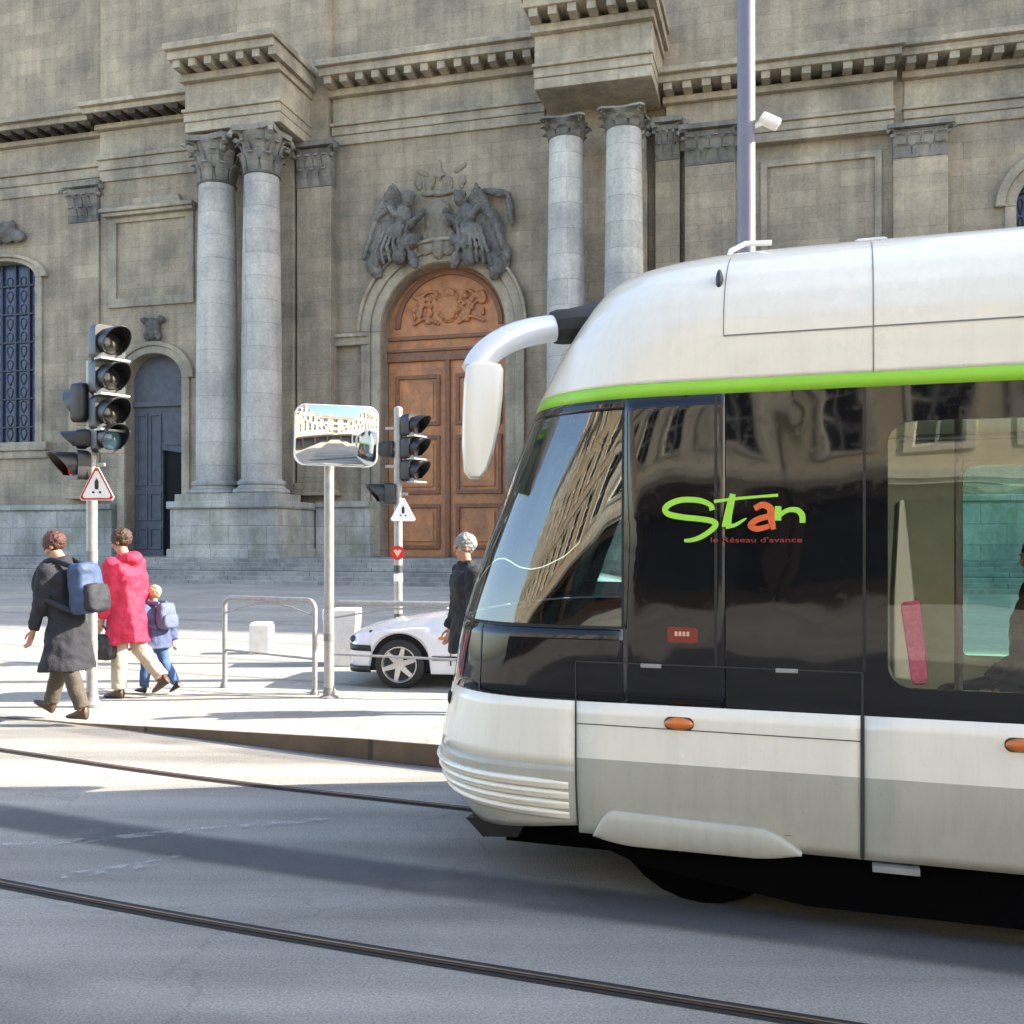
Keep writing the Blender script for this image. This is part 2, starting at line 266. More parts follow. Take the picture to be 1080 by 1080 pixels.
# ------------------------------------------------------------------ mesh containers
class MB:
    def __init__(s): s.v = []; s.f = []; s.m = []; s.mi = 0
    def add(s, verts, faces):
        o = len(s.v); s.v += [tuple(v) for v in verts]
        for f in faces: s.f.append(tuple(i + o for i in f)); s.m.append(s.mi)
        return s
    def box(s, x0, x1, y0, y1, z0, z1):
        v = [(x0,y0,z0),(x1,y0,z0),(x1,y1,z0),(x0,y1,z0),(x0,y0,z1),(x1,y0,z1),(x1,y1,z1),(x0,y1,z1)]
        return s.add(v, [(0,3,2,1),(4,5,6,7),(0,1,5,4),(1,2,6,5),(2,3,7,6),(3,0,4,7)])
    def boxm(s, M, sx, sy, sz):
        v = [M @ Vector((a*sx/2, b*sy/2, c*sz/2)) for c in (-1,1) for (a,b) in ((-1,-1),(1,-1),(1,1),(-1,1))]
        return s.add(v, [(0,3,2,1),(4,5,6,7),(0,1,5,4),(1,2,6,5),(2,3,7,6),(3,0,4,7)])
    def rings(s, R, closed=True, cap0=True, cap1=True):
        n = len(R[0]); F = []
        for i in range(len(R) - 1):
            for j in range(n if closed else n - 1):
                k = (j + 1) % n
                F.append((i*n + j, i*n + k, (i+1)*n + k, (i+1)*n + j))
        if cap0: F.append(tuple(reversed(range(n))))
        if cap1: F.append(tuple((len(R)-1)*n + j for j in range(n)))
        return s.add([p for r in R for p in r], F)
    def lathe(s, prof, c=(0,0,0), n=24, cap=True):
        R = [[(c[0]+r*cos(2*pi*j/n), c[1]+r*sin(2*pi*j/n), c[2]+z) for j in range(n)] for r, z in prof]
        return s.rings(R, True, cap, cap)
    def tube(s, pts, rad, n=12, flat=1.0, up=None, caps=True, round_end=False):
        P = [Vector(p) for p in pts]; R = []
        rads = rad if isinstance(rad, (list, tuple)) else [rad]*len(P)
        if round_end:
            d0 = (P[0]-P[1]).normalized(); d1 = (P[-1]-P[-2]).normalized(); r0, r1 = rads[0], rads[-1]
            pre = [(P[0]+d0*r0*sin(a), r0*cos(a)) for a in (1.45, 1.0, .5)]; post = [(P[-1]+d1*r1*sin(a), r1*cos(a)) for a in (.5, 1.0, 1.45)]
            P = [p for p,_ in pre] + P + [p for p,_ in post]; rads = [r for _,r in pre] + list(rads) + [r for _,r in post]
        prev = None
        for i, p in enumerate(P):
            t = (P[min(i+1, len(P)-1)] - P[max(i-1, 0)])
            t = t.normalized() if t.length > 1e-9 else Vector((0,0,1))
            if prev is None:
                a = Vector(up) if up else (Vector((0,0,1)) if abs(t.z) < .9 else Vector((1,0,0)))
            else: a = prev
            x = (a - t*a.dot(t)).normalized(); prev = x; y = t.cross(x)
            R.append([p + x*(rads[i]*flat*cos(2*pi*j/n)) + y*(rads[i]*sin(2*pi*j/n)) for j in range(n)])
        return s.rings(R, True, caps, caps)
    def ell(s, c, r, rot=None, n=16, m=10):
        c = Vector(c); R = []
        rr = r if hasattr(r, '__len__') else (r, r, r)
        for i in range(m + 1):
            a = -pi/2 + pi*i/m; q = max(cos(a), .01)
            ring = []
            for j in range(n):
                p = Vector((rr[0]*q*cos(2*pi*j/n), rr[1]*q*sin(2*pi*j/n), rr[2]*sin(a)))
                ring.append(c + (rot @ p if rot else p))
            R.append(ring)
        return s.rings(R)
    def prism(s, outer, y0, y1, holes=(), map=None):
        """polygon (x,z) with holes, extruded from depth y0 (front) to y1"""
        loops = [list(outer)] + [list(h) for h in holes]
        tris = tessellate_polygon([[Vector((x, z, 0)) for x, z in l] for l in loops])
        flat = [p for l in loops for p in l]; n = len(flat)
        v = [(x, y0, z) for x, z in flat] + [(x, y1, z) for x, z in flat]
        if map: v = [map(*p) for p in v]
        F = []
        for t in tris:
            a, b, c = [flat[i] for i in t]
            ccw = (b[0]-a[0])*(c[1]-a[1]) - (b[1]-a[1])*(c[0]-a[0]) > 0
            t = tuple(t) if ccw else tuple(reversed(t))
            F.append(t); F.append(tuple(i + n for i in reversed(t)))
        o = 0
        for k, l in enumerate(loops):
            area = sum(l[i][0]*l[(i+1)%len(l)][1] - l[(i+1)%len(l)][0]*l[i][1] for i in range(len(l)))
            for i in range(len(l)):
                a, b = o+i, o+(i+1)%len(l)
                q = (a, a+n, b+n, b)
                if (area > 0) == (k > 0): q = tuple(reversed(q))
                F.append(q)
            o += len(l)
        return s.add(v, F)
    def build(s, name, mats, parent=None, smooth=False, bevel=0.0, seg=2, angle=35, loc=None):
        me = bpy.data.meshes.new(name); me.from_pydata(s.v, [], s.f)
        for mt in (mats if isinstance(mats, (list, tuple)) else [mats]): me.materials.append(MATS[mt])
        if any(s.m): me.polygons.foreach_set("material_index", s.m)
        me.update()
        if smooth:
            me.polygons.foreach_set("use_smooth", [True]*len(me.polygons)); me.set_sharp_from_angle(angle=radians(angle))
        o = bpy.data.objects.new(name, me); COL.objects.link(o)
        if parent: o.parent = parent
        if loc: o.location = loc
        if bevel:
            b = o.modifiers.new("bevel", 'BEVEL'); b.width = bevel; b.segments = seg; b.limit_method = 'ANGLE'; b.angle_limit = radians(40)
        return o
    def remesh(s, name, mt, parent=None, voxel=.008, smooth=4, disp=0.0, dscale=8.0, seed=0):
        me = bpy.data.meshes.new(name + "_raw"); me.from_pydata(s.v, [], s.f); me.update()
        bm = bmesh.new(); bm.from_mesh(me); bmesh.ops.recalc_face_normals(bm, faces=bm.faces); bm.to_mesh(me); bm.free()
        t = bpy.data.objects.new(name + "_raw", me); COL.objects.link(t)
        r = t.modifiers.new("r", 'REMESH'); r.mode = 'VOXEL'; r.voxel_size = voxel
        sm = t.modifiers.new("s", 'SMOOTH'); sm.iterations = smooth; sm.factor = .5
        dg = bpy.context.evaluated_depsgraph_get(); out = bpy.data.meshes.new_from_object(t.evaluated_get(dg))
        bpy.data.objects.remove(t); bpy.data.meshes.remove(me)
        if disp:
            ns = [v.normal.copy() for v in out.vertices]
            for v, nn in zip(out.vertices, ns):
                q = v.co * dscale + Vector((seed*3.1, seed, 0))
                k = noise.noise(q) + .5*noise.noise(q*2.3)
                v.co += nn * disp * k
        out.materials.clear(); out.materials.append(MATS[mt])
        out.polygons.foreach_set("use_smooth", [True]*len(out.polygons)); out.name = name
        o = bpy.data.objects.new(name, out); COL.objects.link(o)
        if parent: o.parent = parent
        return o

def thing(name, label, cat, loc=(0,0,0), rz=0.0, group=None):
    o = bpy.data.objects.new(name, None); o.empty_display_size = .2; COL.objects.link(o)
    o.location = loc; o.rotation_euler = (0, 0, rz); return tag(o, label, cat, group)
def tag(o, label, cat, group=None):
    o["label"] = label; o["category"] = cat
    if group: o["group"] = group
    return o
def struct(o, label=None):
    o["kind"] = "structure"
    if label: o["label"] = label
    return o
def text_mesh(name, body, size, mt, parent, M, extrude=.001, sx=1.0):
    cu = bpy.data.curves.new(name, 'FONT'); cu.body = body; cu.size = size; cu.extrude = extrude; cu.align_x = 'LEFT'
    t = bpy.data.objects.new(name + "_c", cu); COL.objects.link(t)
    me = bpy.data.meshes.new_from_object(t.evaluated_get(bpy.context.evaluated_depsgraph_get()))
    bpy.data.objects.remove(t); bpy.data.curves.remove(cu)
    me.transform(M @ Matrix.Diagonal((sx, 1, 1, 1))); me.materials.clear(); me.materials.append(MATS[mt])
    o = bpy.data.objects.new(name, me); COL.objects.link(o); o.parent = parent; return o
def lerp(a, b, t): return a + (b - a)*t
def interp(x, xs, ys):
    if x <= xs[0]: return ys[0]
    for i in range(len(xs) - 1):
        if x <= xs[i+1]: return lerp(ys[i], ys[i+1], (x - xs[i])/(xs[i+1] - xs[i]))
    return ys[-1]
def ribbon(path, w, z, name, mt, edge=False):
    """flat strip along a ground path"""
    P = [Vector((p[0], p[1])) for p in path]; mb = MB(); R = []
    k = (-.5, -.3, .3, .5) if edge else (-.5, .5)
    for i, p in enumerate(P):
        t = (P[min(i+1, len(P)-1)] - P[max(i-1, 0)]).normalized(); n = Vector((-t.y, t.x))
        R.append([(p.x + n.x*w*q, p.y + n.y*w*q, z) for q in k])
    mb.rings([list(reversed(r)) for r in R], closed=False, cap0=False, cap1=False)
    o = mb.build(name, mt)
    if edge:
        at = o.data.color_attributes.new("edge", 'FLOAT_COLOR', 'POINT')
        for i in range(len(o.data.vertices)):
            q = 1.0 if i % 4 in (1, 2) else 0.0
            at.data[i].color = (q, q, q, 1)
    return o
def spline(pts, n=8):
    """Catmull-Rom through points"""
    P = [Vector(p) for p in pts]; P = [2*P[0]-P[1]] + P + [2*P[-1]-P[-2]]; out = []
    for i in range(1, len(P) - 2):
        for k in range(n):
            t = k/n; a, b, c, d = P[i-1:i+3]
            out.append(.5*((2*b) + (c-a)*t + (2*a-5*b+4*c-d)*t*t + (3*b-a-3*c+d)*t**3))
    out.append(P[-2]); return out

# ================================================================== GROUND, ROAD, PAVEMENT
mb = MB(); mb.add([(-900,-900,-.30),(900,-900,-.30),(900,900,-.30),(-900,900,-.30)], [(0,1,2,3)])
struct(mb.build('ground', 'paving_square'))
TH = radians(18.5); U = Vector((cos(TH), -sin(TH))); WV = Vector((sin(TH), cos(TH)))
# kerb line from far left to far right (street bends slightly)
KERB = spline([(-60, 32), (-30, 20.2), (-14, 13.6), (-7.5, 10.55), (-4.77, 9.35), (-3.72, 8.93), (-.48, 7.27), (2.2, 6.2), (8, 4.1), (30, -3.4), (60, -13.5)], 10)
def kerb_h(x): return interp(x, [-6, -3.9, -1.2, .5, 40], [.008, .01, .15, .185, .185])
mb = MB(); N_ = len(KERB)
v = []
for p in KERB: v.append((p.x, p.y, 0.0))
for p in KERB: v.append((p.x - 46*WV.x, p.y - 46*WV.y, 0.0))
mb.add(v, [(N_+i, N_+i+1, i+1, i) for i in range(N_-1)])
struct(mb.build('road', 'asphalt'))
mb = MB(); mb.rings([[(p.x, p.y, -.05), (p.x, p.y, kerb_h(p.x)), (p.x + .25*WV.x, p.y + .25*WV.y, kerb_h(p.x))] for p in reversed(KERB)], closed=False, cap0=False, cap1=False)
struct(mb.build('kerb', ['kerb_stone']))
def pave_z(x, d): return lerp(kerb_h(x), .012, min(1, max(0, (d - .3)/2.2)))
mb = MB(); R = []
for p in reversed(KERB):
    R.append([(p.x + d*WV.x, p.y + d*WV.y, pave_z(p.x, d) + .002) for d in (.012, .3, .8, 1.4, 2.0, 2.6, 9, 60)])
mb.rings(R, closed=False, cap0=False, cap1=False)
struct(mb.build('pavement', 'paving_light', smooth=True))
# guide rails, worn wheel paths
RAIL1 = spline([(-30, 21.5), (-14, 13.2), (-7, 9.5), (-4.01, 7.9), (-2.24, 7.0), (-.35, 6.2), (2, 5.25), (8, 3.22), (40, -7.5)], 10)
RAIL2 = spline([(-30, 18.0), (-14, 10.2), (-7, 7.0), (-2.44, 4.82), (.6, 3.6), (4, 2.4), (9, .75), (40, -9.7)], 10)
for r in (RAIL1, RAIL2):
    struct(ribbon(r, .095, .004, 'guide_rail_groove', 'groove_dark'))
    struct(ribbon(r, .042, .008, 'guide_rail', 'rail_steel'))
    struct(ribbon(r, .010, .0115, 'guide_rail_head', 'steel'))
def shift(path, q):
    out = []
    for i, p in enumerate(path):
        t = (path[min(i+1, len(path)-1)] - path[max(i-1, 0)]).normalized(); out.append((p.x - t.y*q, p.y + t.x*q))
    return out
for r, q, w, m in ((RAIL2, .82, .42, 'tyre_wear'), (RAIL1, .9, .36, 'faint_wear'), (RAIL2, -.85, .42, 'faint_wear')):
    struct(ribbon(shift(r, q), w, .012, 'road_wear', m, True))
struct(ribbon([(-3.0, 5.35), (-2.3, 5.5), (-1.6, 5.75), (-1.0, 5.95)], .10, .014, 'old_marking', 'old_paint', True))
struct(ribbon([(-2.2, 4.9), (-1.9, 5.05), (-1.7, 5.2)], .12, .014, 'old_marking', 'old_paint', True))
# stone strips set in the paving
mat('strip_stone', (.24, .22, .19), .85, var=.2)
for d, w, x0, x1 in ((3.1, .10, -20, 10), (4.6, .14, -24, 12), (6.6, .16, -26, 14), (9.6, .22, -30, 16)):
    P = [(p.x + d*WV.x, p.y + d*WV.y) for p in KERB if x0 < p.x < x1]
    struct(ribbon(P, w, .0175, 'paving_strip', 'strip_stone'))

# ================================================================== CATHEDRAL
CT = radians(15.5); Y0 = 41.0
def FS(px, P=0.0):
    p = (px - 540)/FPX
    return (p*Y0 + P*(sin(CT) - p*cos(CT)))/(cos(CT) + p*sin(CT))
def FD(px, P=0.0): return Y0 - FS(px, P)*sin(CT) - P*cos(CT)
def FZ(px, py, P=0.0): return EYE + (HZ - py)/FPX*FD(px, P)
def F2(px, py, P=0.0): return (FS(px, P), FZ(px, py, P))
CA = thing('cathedral', 'soot stained stone cathedral front with paired columns and a big brown arched door', 'cathedral', (0, Y0, 0), -CT)
ZT = .95                                       # top of the steps
def arch(s0, s1, z0, zs, n=24, rise=None):
    """door or window opening: foot z0, springing zs, round head"""
    c = (s0+s1)/2; r = (s1-s0)/2; h = rise if rise else r
    return [(s0, z0), (s1, z0)] + [(c + r*cos(pi*i/n), zs + h*sin(pi*i/n)) for i in range(n+1)]
# --- main door opening
D0, D1 = FS(402), FS(533); DC = (D0+D1)/2; DR = (D1-D0)/2
DSP = FZ(467, 277) - DR
A0, A1 = FS(376), FS(549)
# --- side door opening
E0, E1 = FS(133, .35), FS(192, .35); ER = (E1-E0)/2; ESP = FZ(162, 373, .35) - ER*.8
# --- left window
G0, G1 = FS(-34), FS(38); GB = FZ(20, 467); GSP = FZ(20, 275) - (G1-G0)/2*.45
H0, H1 = FS(1072), FS(1150); HSP = FZ(1110, 215)
TOPW = 30.0
SL, SR = FS(-420), FS(1330)
# wall (centre and right bays)
mb = MB()
AV0 = FS(106, .35)                             # where the forward part begins at left
mb.prism([(FS(350), ZT-.3), (SR, ZT-.3), (SR, TOPW), (FS(350), TOPW)], 0, 1.6, [arch(D0, D1, ZT-.02, DSP), arch(H0, H1, FZ(1110, 420), HSP)])
mb.prism([(SL, ZT-.3), (AV0, ZT-.3), (AV0, TOPW), (SL, TOPW)], 0, 1.6, [arch(G0, G1, GB, GSP, rise=(G1-G0)/2*.45)])
wall = mb.build('wall', 'wall_stone', CA)
mb = MB(); mb.prism([(AV0, ZT-.3), (FS(350), ZT-.3), (FS(350), TOPW), (AV0, TOPW)], -.35, 1.6, [arch(E0, E1, ZT-.02, ESP, rise=ER*.8)])
mb.build('projecting_bay', 'wall_stone', CA)
# nave mass behind
mb = MB(); mb.box(SL, SR, 1.62, 42, -.2, 29.8); mb.box(FS(100), FS(1000), 2.0, 42, 29.8, 38.5)
mb.build('nave', 'wall_stone', CA)
mb = MB(); a, b = FS(100)-.4, FS(1000)+.4
mb.add([(a,1.6,38.5),(b,1.6,38.5),(b,42.4,38.5),(a,42.4,38.5),((a+b)/2,1.6,44),((a+b)/2,42.4,44)], [(0,4,5,3),(1,2,5,4),(0,1,4),(3,5,2),(0,3,2,1)])
mb.build('roof', 'slate', CA)
# door reveal lining, splayed archivolt
def arch_band(mb, c, zs, r0, r1, y0, y1, z0=None, n=36, rise=1.0):
    """stone band round an arch between radii r0 and r1; legs down to z0 if given"""
    R = []
    for i in range(n+1):
        a = pi*i/n; q = lambda r, y: (c + r*cos(a), y, zs + rise*r*sin(a))
        R.append([q(r0, y0), q(r0, y1), q(r1, y1), q(r1, y0)])
    mb.rings(R)
    if z0 is not None:
        mb.box(c + r0, c + r1, y0, y1, z0, zs); mb.box(c - r1, c - r0, y0, y1, z0, zs)
mb = MB(); AR = (A1-A0)/2; AC = (A0+A1)/2
arch_band(mb, DC, DSP, DR+.02, DR+.45, -.10, .02, ZT)
arch_band(mb, DC, DSP, DR+.45, DR+.85, -.22, .02, ZT)
arch_band(mb, DC, DSP, DR+.85, AR+.1, -.36, .02, DSP-.1)
pa = mb.build('portal_arch', 'trim_stone', CA, bevel=.05)
for (s0, s1) in ((FS(345), DC-DR-.46), (DC+DR+.46, FS(575))):
    mb = MB(); mb.box(s0, s1, -.30, 0.0, DSP-.55, DSP-.12); mb.box(s0, s1, -.42, 0.0, DSP-.22, DSP-.05); mb.build('impost_moulding', 'trim_stone', CA, bevel=.04)
# main door
MD = MB(); MD.prism(arch(D0-.05, D1+.05, ZT, DSP), .85, 1.0); md = MD.build('wooden_door', 'oak_door', CA)
ZB = FZ(467, 372)                              # transom
mb = MB(); mb.box(D0, D1, .66, .86, ZB-.18, ZB+.22); mb.box(D0, D1, .6, .86, ZB+.22, ZB+.34); mb.box(D0, D1, .72, .86, ZB+.75, ZB+.92)
mb.build('transom', 'oak_dark', md, bevel=.03)
for k in (-1, 1):                              # two leaves with raised panels
    mb = MB(); c = DC + k*DR*.5; w = DR*.5
    mb.prism([(c-w+.03, ZT), (c+w-.03, ZT), (c+w-.03, ZB-.18), (c-w+.03, ZB-.18)], .78, .86)
    lf = mb.build('door_leaf', 'oak_door', md, bevel=.02)
    hgt = ZB-.18-ZT
    for (q0, q1) in ((.04, .27), (.32, .62), (.67, .93)):
        mb = MB(); z0, z1 = ZT + hgt*q0, ZT + hgt*q1
        out = [(c-w+.35, z0), (c+w-.35, z0), (c+w-.35, z1), (c-w+.35, z1)]
        inn = [(c-w+.52, z0+.17), (c+w-.52, z0+.17), (c+w-.52, z1-.17), (c-w+.52, z1-.17)]
        mb.prism(out, .68, .79, [inn]); mb.mi = 1
        mb.prism([(x + (.14 if x < c else -.14), z + (.14 if z < (z0+z1)/2 else -.14)) for x, z in inn], .71, .79); mb.mi = 0
        mb.build('panel', ['oak_dark', 'oak_door'], lf, bevel=.03)
mb = MB(); mb.box(DC-.11, DC+.11, .62, .80, ZT, ZB-.18); mb.build('meeting_stile', 'oak_dark', md, bevel=.03)
# carved tympanum
mb = MB(); zt = DSP + .15
arch_band(mb, DC, DSP+.25, DR*.80, DR*.88, .74, .86)
mb.build('tympanum_moulding', 'oak_dark', md, bevel=.02)
mb = MB(); random.seed(3); zc = ZB + .95 + (DSP + DR - ZB - .95)*.42
mb.ell((DC, .82, zc), (.55, .14, .72)); mb.ell((DC, .74, zc+.55), (.3, .12, .22))
for k in (-1, 1):
    for i in range(26):
        a = random.random(); x = .55 + 1.15*a; z = random.uniform(-.75, .75)*(1 - .45*a)
        mb.ell((DC + k*x, .80, zc + z), (random.uniform(.07, .16), random.uniform(.08, .15), random.uniform(.08, .2)), Matrix.Rotation(random.uniform(-1, 1), 3, 'Y'), 8, 6)
    mb.tube(spline([(DC + k*.4, .8, zc-.75), (DC + k*1.0, .74, zc-.5), (DC + k*1.6, .78, zc-.72)], 6), .06, 8)
    mb.tube(spline([(DC + k*.45, .8, zc+.55), (DC + k*.9, .74, zc+.62), (DC + k*1.35, .76, zc+.25), (DC + k*1.1, .76, zc)], 6), .055, 8)
for i in range(12): mb.ell((DC + .42*cos(i*.524), .74, zc + .55*sin(i*.524)), (.09, .08, .09))
mb.remesh('carved_ornament', 'oak_door', md, voxel=.03, smooth=1, disp=.03, dscale=6)
# side door: blue grey timber with fanlight, one leaf open
zb2 = FZ(162, 425, .35)
mb = MB(); mb.prism(arch(E0-.05, E1+.05, ZT, ESP, rise=ER*.8), .25, .36, [[(lerp(E0, E1, .52), ZT+.02), (E1-.01, ZT+.02), (E1-.01, FZ(180, 478, .35)), (lerp(E0, E1, .52), FZ(180, 473, .35))]])
sd = mb.build('side_door', 'blue_door', CA)
mb = MB(); mb.box(E0, E1, .10, .26, zb2-.1, zb2+.14); mb.build('transom', 'blue_door', sd, bevel=.03)
mb = MB()
for (q0, q1) in ((.04, .25), (.28, .50)):
    for (z0, z1) in ((ZT+.3, ZT+1.3), (ZT+1.6, ZT+2.9), (ZT+3.2, zb2-.4)):
        s0, s1 = lerp(E0, E1, q0), lerp(E0, E1, q1); mb.prism([(s0, z0), (s1, z0), (s1, z1), (s0, z1)], .19, .26, [[(s0+.1, z0+.1), (s1-.1, z0+.1), (s1-.1, z1-.1), (s0+.1, z1-.1)]])
for s0, s1 in ((.57, .95),):
    a, b = lerp(E0, E1, s0), lerp(E0, E1, s1); mb.prism([(a, FZ(180, 468, .35)), (b, FZ(180, 468, .35)), (b, zb2-.4), (a, zb2-.4)], .19, .26)
mb.build('panel', 'blue_door', sd, bevel=.02)
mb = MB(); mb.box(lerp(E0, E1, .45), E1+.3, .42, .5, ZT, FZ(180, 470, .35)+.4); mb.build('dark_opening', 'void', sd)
mb = MB(); arch_band(mb, (E0+E1)/2, ESP, ER+.02, ER+.42, -.45, -.33, ZT, rise=.8); arch_band(mb, (E0+E1)/2, ESP, ER+.42, ER+.66, -.53, -.33, rise=.8)
mb.build('side_door_surround', 'trim_stone', CA, bevel=.03)
# keystone cartouche over the side door, niche panel with small pediment
mb = MB(); s0, s1 = FS(145, .6), FS(174, .6); z0, z1 = FZ(160, 358, .6), FZ(160, 334, .6); sc = (s0+s1)/2
mb.ell((sc, -.5, (z0+z1)/2), (.36, .18, (z1-z0)*.5))
for k in (-1, 1): mb.ell((sc + k*.42, -.5, z1-.12), (.2, .16, .17)); mb.ell((sc + k*.3, -.5, z0+.2), (.14, .14, .25))
mb.remesh('cartouche', 'soot_stone', CA, voxel=.04, smooth=2, disp=.05, dscale=5)
s0, s1 = FS(114, .45), FS(204, .45); z0, z1 = FZ(160, 322, .45), FZ(160, 226, .45)
mb = MB(); mb.prism([(s0, z0), (s1, z0), (s1, z1), (s0, z1)], -.47, -.34, [[(s0+.42, z0+.42), (s1-.42, z0+.42), (s1-.42, z1-.25), (s0+.42, z1-.25)]])
mb.box(s0-.15, s1+.1, -.72, -.34, z1, z1+.16); mb.box(s0-.22, s1+.16, -.85, -.34, z1+.16, z1+.34)
mb.prism([(s0+.8, z1+.34), (s1-.5, z1+.34), (s1-.7, z1+.78), (s0+1.1, z1+.74)], -.6, -.34)
mb.build('niche_panel', 'trim_stone', CA, bevel=.03)
# leaded window at left and its surround; window at far right
def church_window(s0, s1, zb, zs, rise, nx, name):
    mb = MB(); mb.prism(arch(s0-.02, s1+.02, zb, zs, rise=rise), .55, .6); w = mb.build(name, 'leaded_glass', CA)
    mb = MB(); top = zs + rise
    for i in range(1, nx):
        s = lerp(s0, s1, i/nx); mb.box(s-.05, s+.05, .44, .56, zb, top)
    z = zb + .8
    while z < top: mb.box(s0, s1, .45, .56, z-.04, z+.04); z += 1.35
    mb.build('glazing_bar', 'iron', w)
    for i in range(nx):                            # pale leading scrolls, one motif per light
        mb = MB()
        a, b = lerp(s0, s1, i/nx)+.12, lerp(s0, s1, (i+1)/nx)-.12; z = zb+.15
        while z < top-.6:
            c = (a+b)/2; r = (b-a)*.42
            for ph in (0, pi): mb.tube([(c + r*sin(t*2*pi/10+ph)*cos(t*.3), .53, z+.3 + .28*cos(t*2*pi/10)) for t in range(11)], .022, 4)
            z += .66
        mb.build('leading', 'dark_metal', w)
    mb = MB(); c = (s0+s1)/2; r = (s1-s0)/2; k = rise/r
    arch_band(mb, c, zs, r+.02, r+.4, -.12, .02, zb, rise=k); arch_band(mb, c, zs, r+.4, r+.72, -.24, .02, rise=k)
    mb.box(s0-.9, s1+.8, -.3, .5, zb-.4, zb); mb.box(s0-.8, s1+.7, -.18, .02, zb-.75, zb-.4)
    mb.build('window_surround', 'trim_stone', CA, bevel=.03)
church_window(G0, G1, GB, GSP, (G1-G0)/2*.45, 5, 'church_window')
church_window(H0, H1, FZ(1110, 420), HSP, (H1-H0)/2, 5, 'church_window')
mb = MB(); sc, zc = FS(8, .2), FZ(8, 246, .2)
mb.ell((sc, -.2, zc), (.5, .25, .5)); 
for k in (-1, 1): mb.ell((sc+k*.6, -.2, zc-.2), (.35, .2, .3)); mb.ell((sc+k*.3, -.25, zc+.35), (.25, .2, .2))
mb.remesh('keystone_carving', 'soot_stone', CA, voxel=.05, smooth=2, disp=.08, dscale=4)
# pilasters (flat) with capitals
def leaf(mb, c, ang, r0, z0, h, w, out):
    t = Vector((cos(ang), sin(ang), 0)); s = Vector((-sin(ang), cos(ang), 0)); R = []
    for q, rr, zz, ww in ((0, r0, 0, .75), (.3, r0+out*.15, h*.45, 1), (.6, r0+out*.35, h*.8, .9), (.8, r0+out*.75, h, .65), (1, r0+out, h*.88, .3)):
        p = Vector(c) + t*rr + Vector((0,0,z0+zz)); hw = w*ww/2; th = .05
        R.append([p - s*hw + t*th*.3, p + t*th, p + s*hw + t*th*.3, p + s*hw - t*th, p - s*hw - t*th])
    mb.rings(R)
def capital(parent, c, r, h, square=False):
    mb = MB(); cx, cy, cz = c
    if square:
        mb.box(cx-r, cx+r, cy-.1, cy+.35, cz, cz+h*.86)
        for row, (z0, hh, out) in enumerate(((.02*h, .36*h, .26), (.32*h, .36*h, .34))):
            n = 3 if row == 0 else 4
            for i in range(n): leaf(mb, (cx - r + (i+.5)*2*r/n, cy-.08, cz), -pi/2, 0, z0, hh, 2*r/n*.95, out)
    else:
        mb.lathe([(r*.93, 0), (r*.95, .1*h), (r*.95, .5*h), (r*1.1, .8*h), (r*1.2, .88*h)], c, 24)
        mb.lathe([(r*1.0, -.05), (r*1.09, 0), (r*1.0, .05)], c, 24, False)
        for i in range(8): leaf(mb, c, 2*pi*i/8, r*.95, .03*h, .38*h, r*.72, r*.42)
        for i in range(8): leaf(mb, c, 2*pi*(i+.5)/8, r*.97, .3*h, .38*h, r*.62, r*.5)
    corners = ((-1,-1), (1,-1)) if square else ((-1,-1), (1,-1), (1,1), (-1,1))
    for (a, b) in corners:                        # volutes
        q = Vector((a, b if not square else -.5, 0)).normalized()
        e = Vector(c) + (Vector((a*r*1.05, -.12, 0)) if square else q*r*1.42) + Vector((0, 0, h*.76))
        pts = [e + (q*cos(t) + Vector((0,0,1))*sin(t))*(.17*h*(1-t/9)) for t in [x*.7 for x in range(9)]]
        mb.tube(pts, .055*h, 8)
    A = r*1.28 if not square else r*1.22
    if square: mb.box(cx-A, cx+A, cy-.32, cy+.35, cz+h*.88, cz+h)
    else:
        o = []
        for k in range(4):
            a0 = pi/4 + k*pi/2
            for t in (-.16, .16): o.append((cx + A*1.36*cos(a0+t*.6), cy + A*1.36*sin(a0+t*.6)))
            m_ = a0 + pi/4; o.append((cx + A*.88*cos(m_), cy + A*.88*sin(m_)))
        mb.rings([[(x, y, cz+h*.88) for x, y in o], [(x, y, cz+h) for x, y in o]])
    return mb.build('capital', 'capital_stone', parent, smooth=True, angle=30)
def pilaster(px0, px1, P, ytop, hcap, zbot=None):
    s0, s1 = FS(px0, P), FS(px1, P); pm = (px0+px1)/2; zt = FZ(pm, ytop, P); r = (s1-s0)/2; c = (s0+s1)/2
    zb = zbot if zbot is not None else ZT + 2.6
    mb = MB(); mb.box(s0, s1, -P, .02, zb+.55, zt-hcap); mb.box(s0-.1, s1+.1, -P-.1, .02, zb+.25, zb+.55); mb.box(s0-.18, s1+.18, -P-.18, .02, zb, zb+.25)
    o = mb.build('pilaster', 'wall_stone', CA, bevel=.03)
    capital(o, (c, -P+.08, zt-hcap), r, hcap, True); return o
pilaster(72, 104, .45, 193, 1.8)
pilaster(313, 349, .7, 150, 1.9); pilaster(650, 682, .6, 128, 1.9)
pilaster(691, 717, .55, 125, 1.6); pilaster(722, 775, .8, 131, 1.5); pilaster(942, 1000, .5, 130, 1.2)
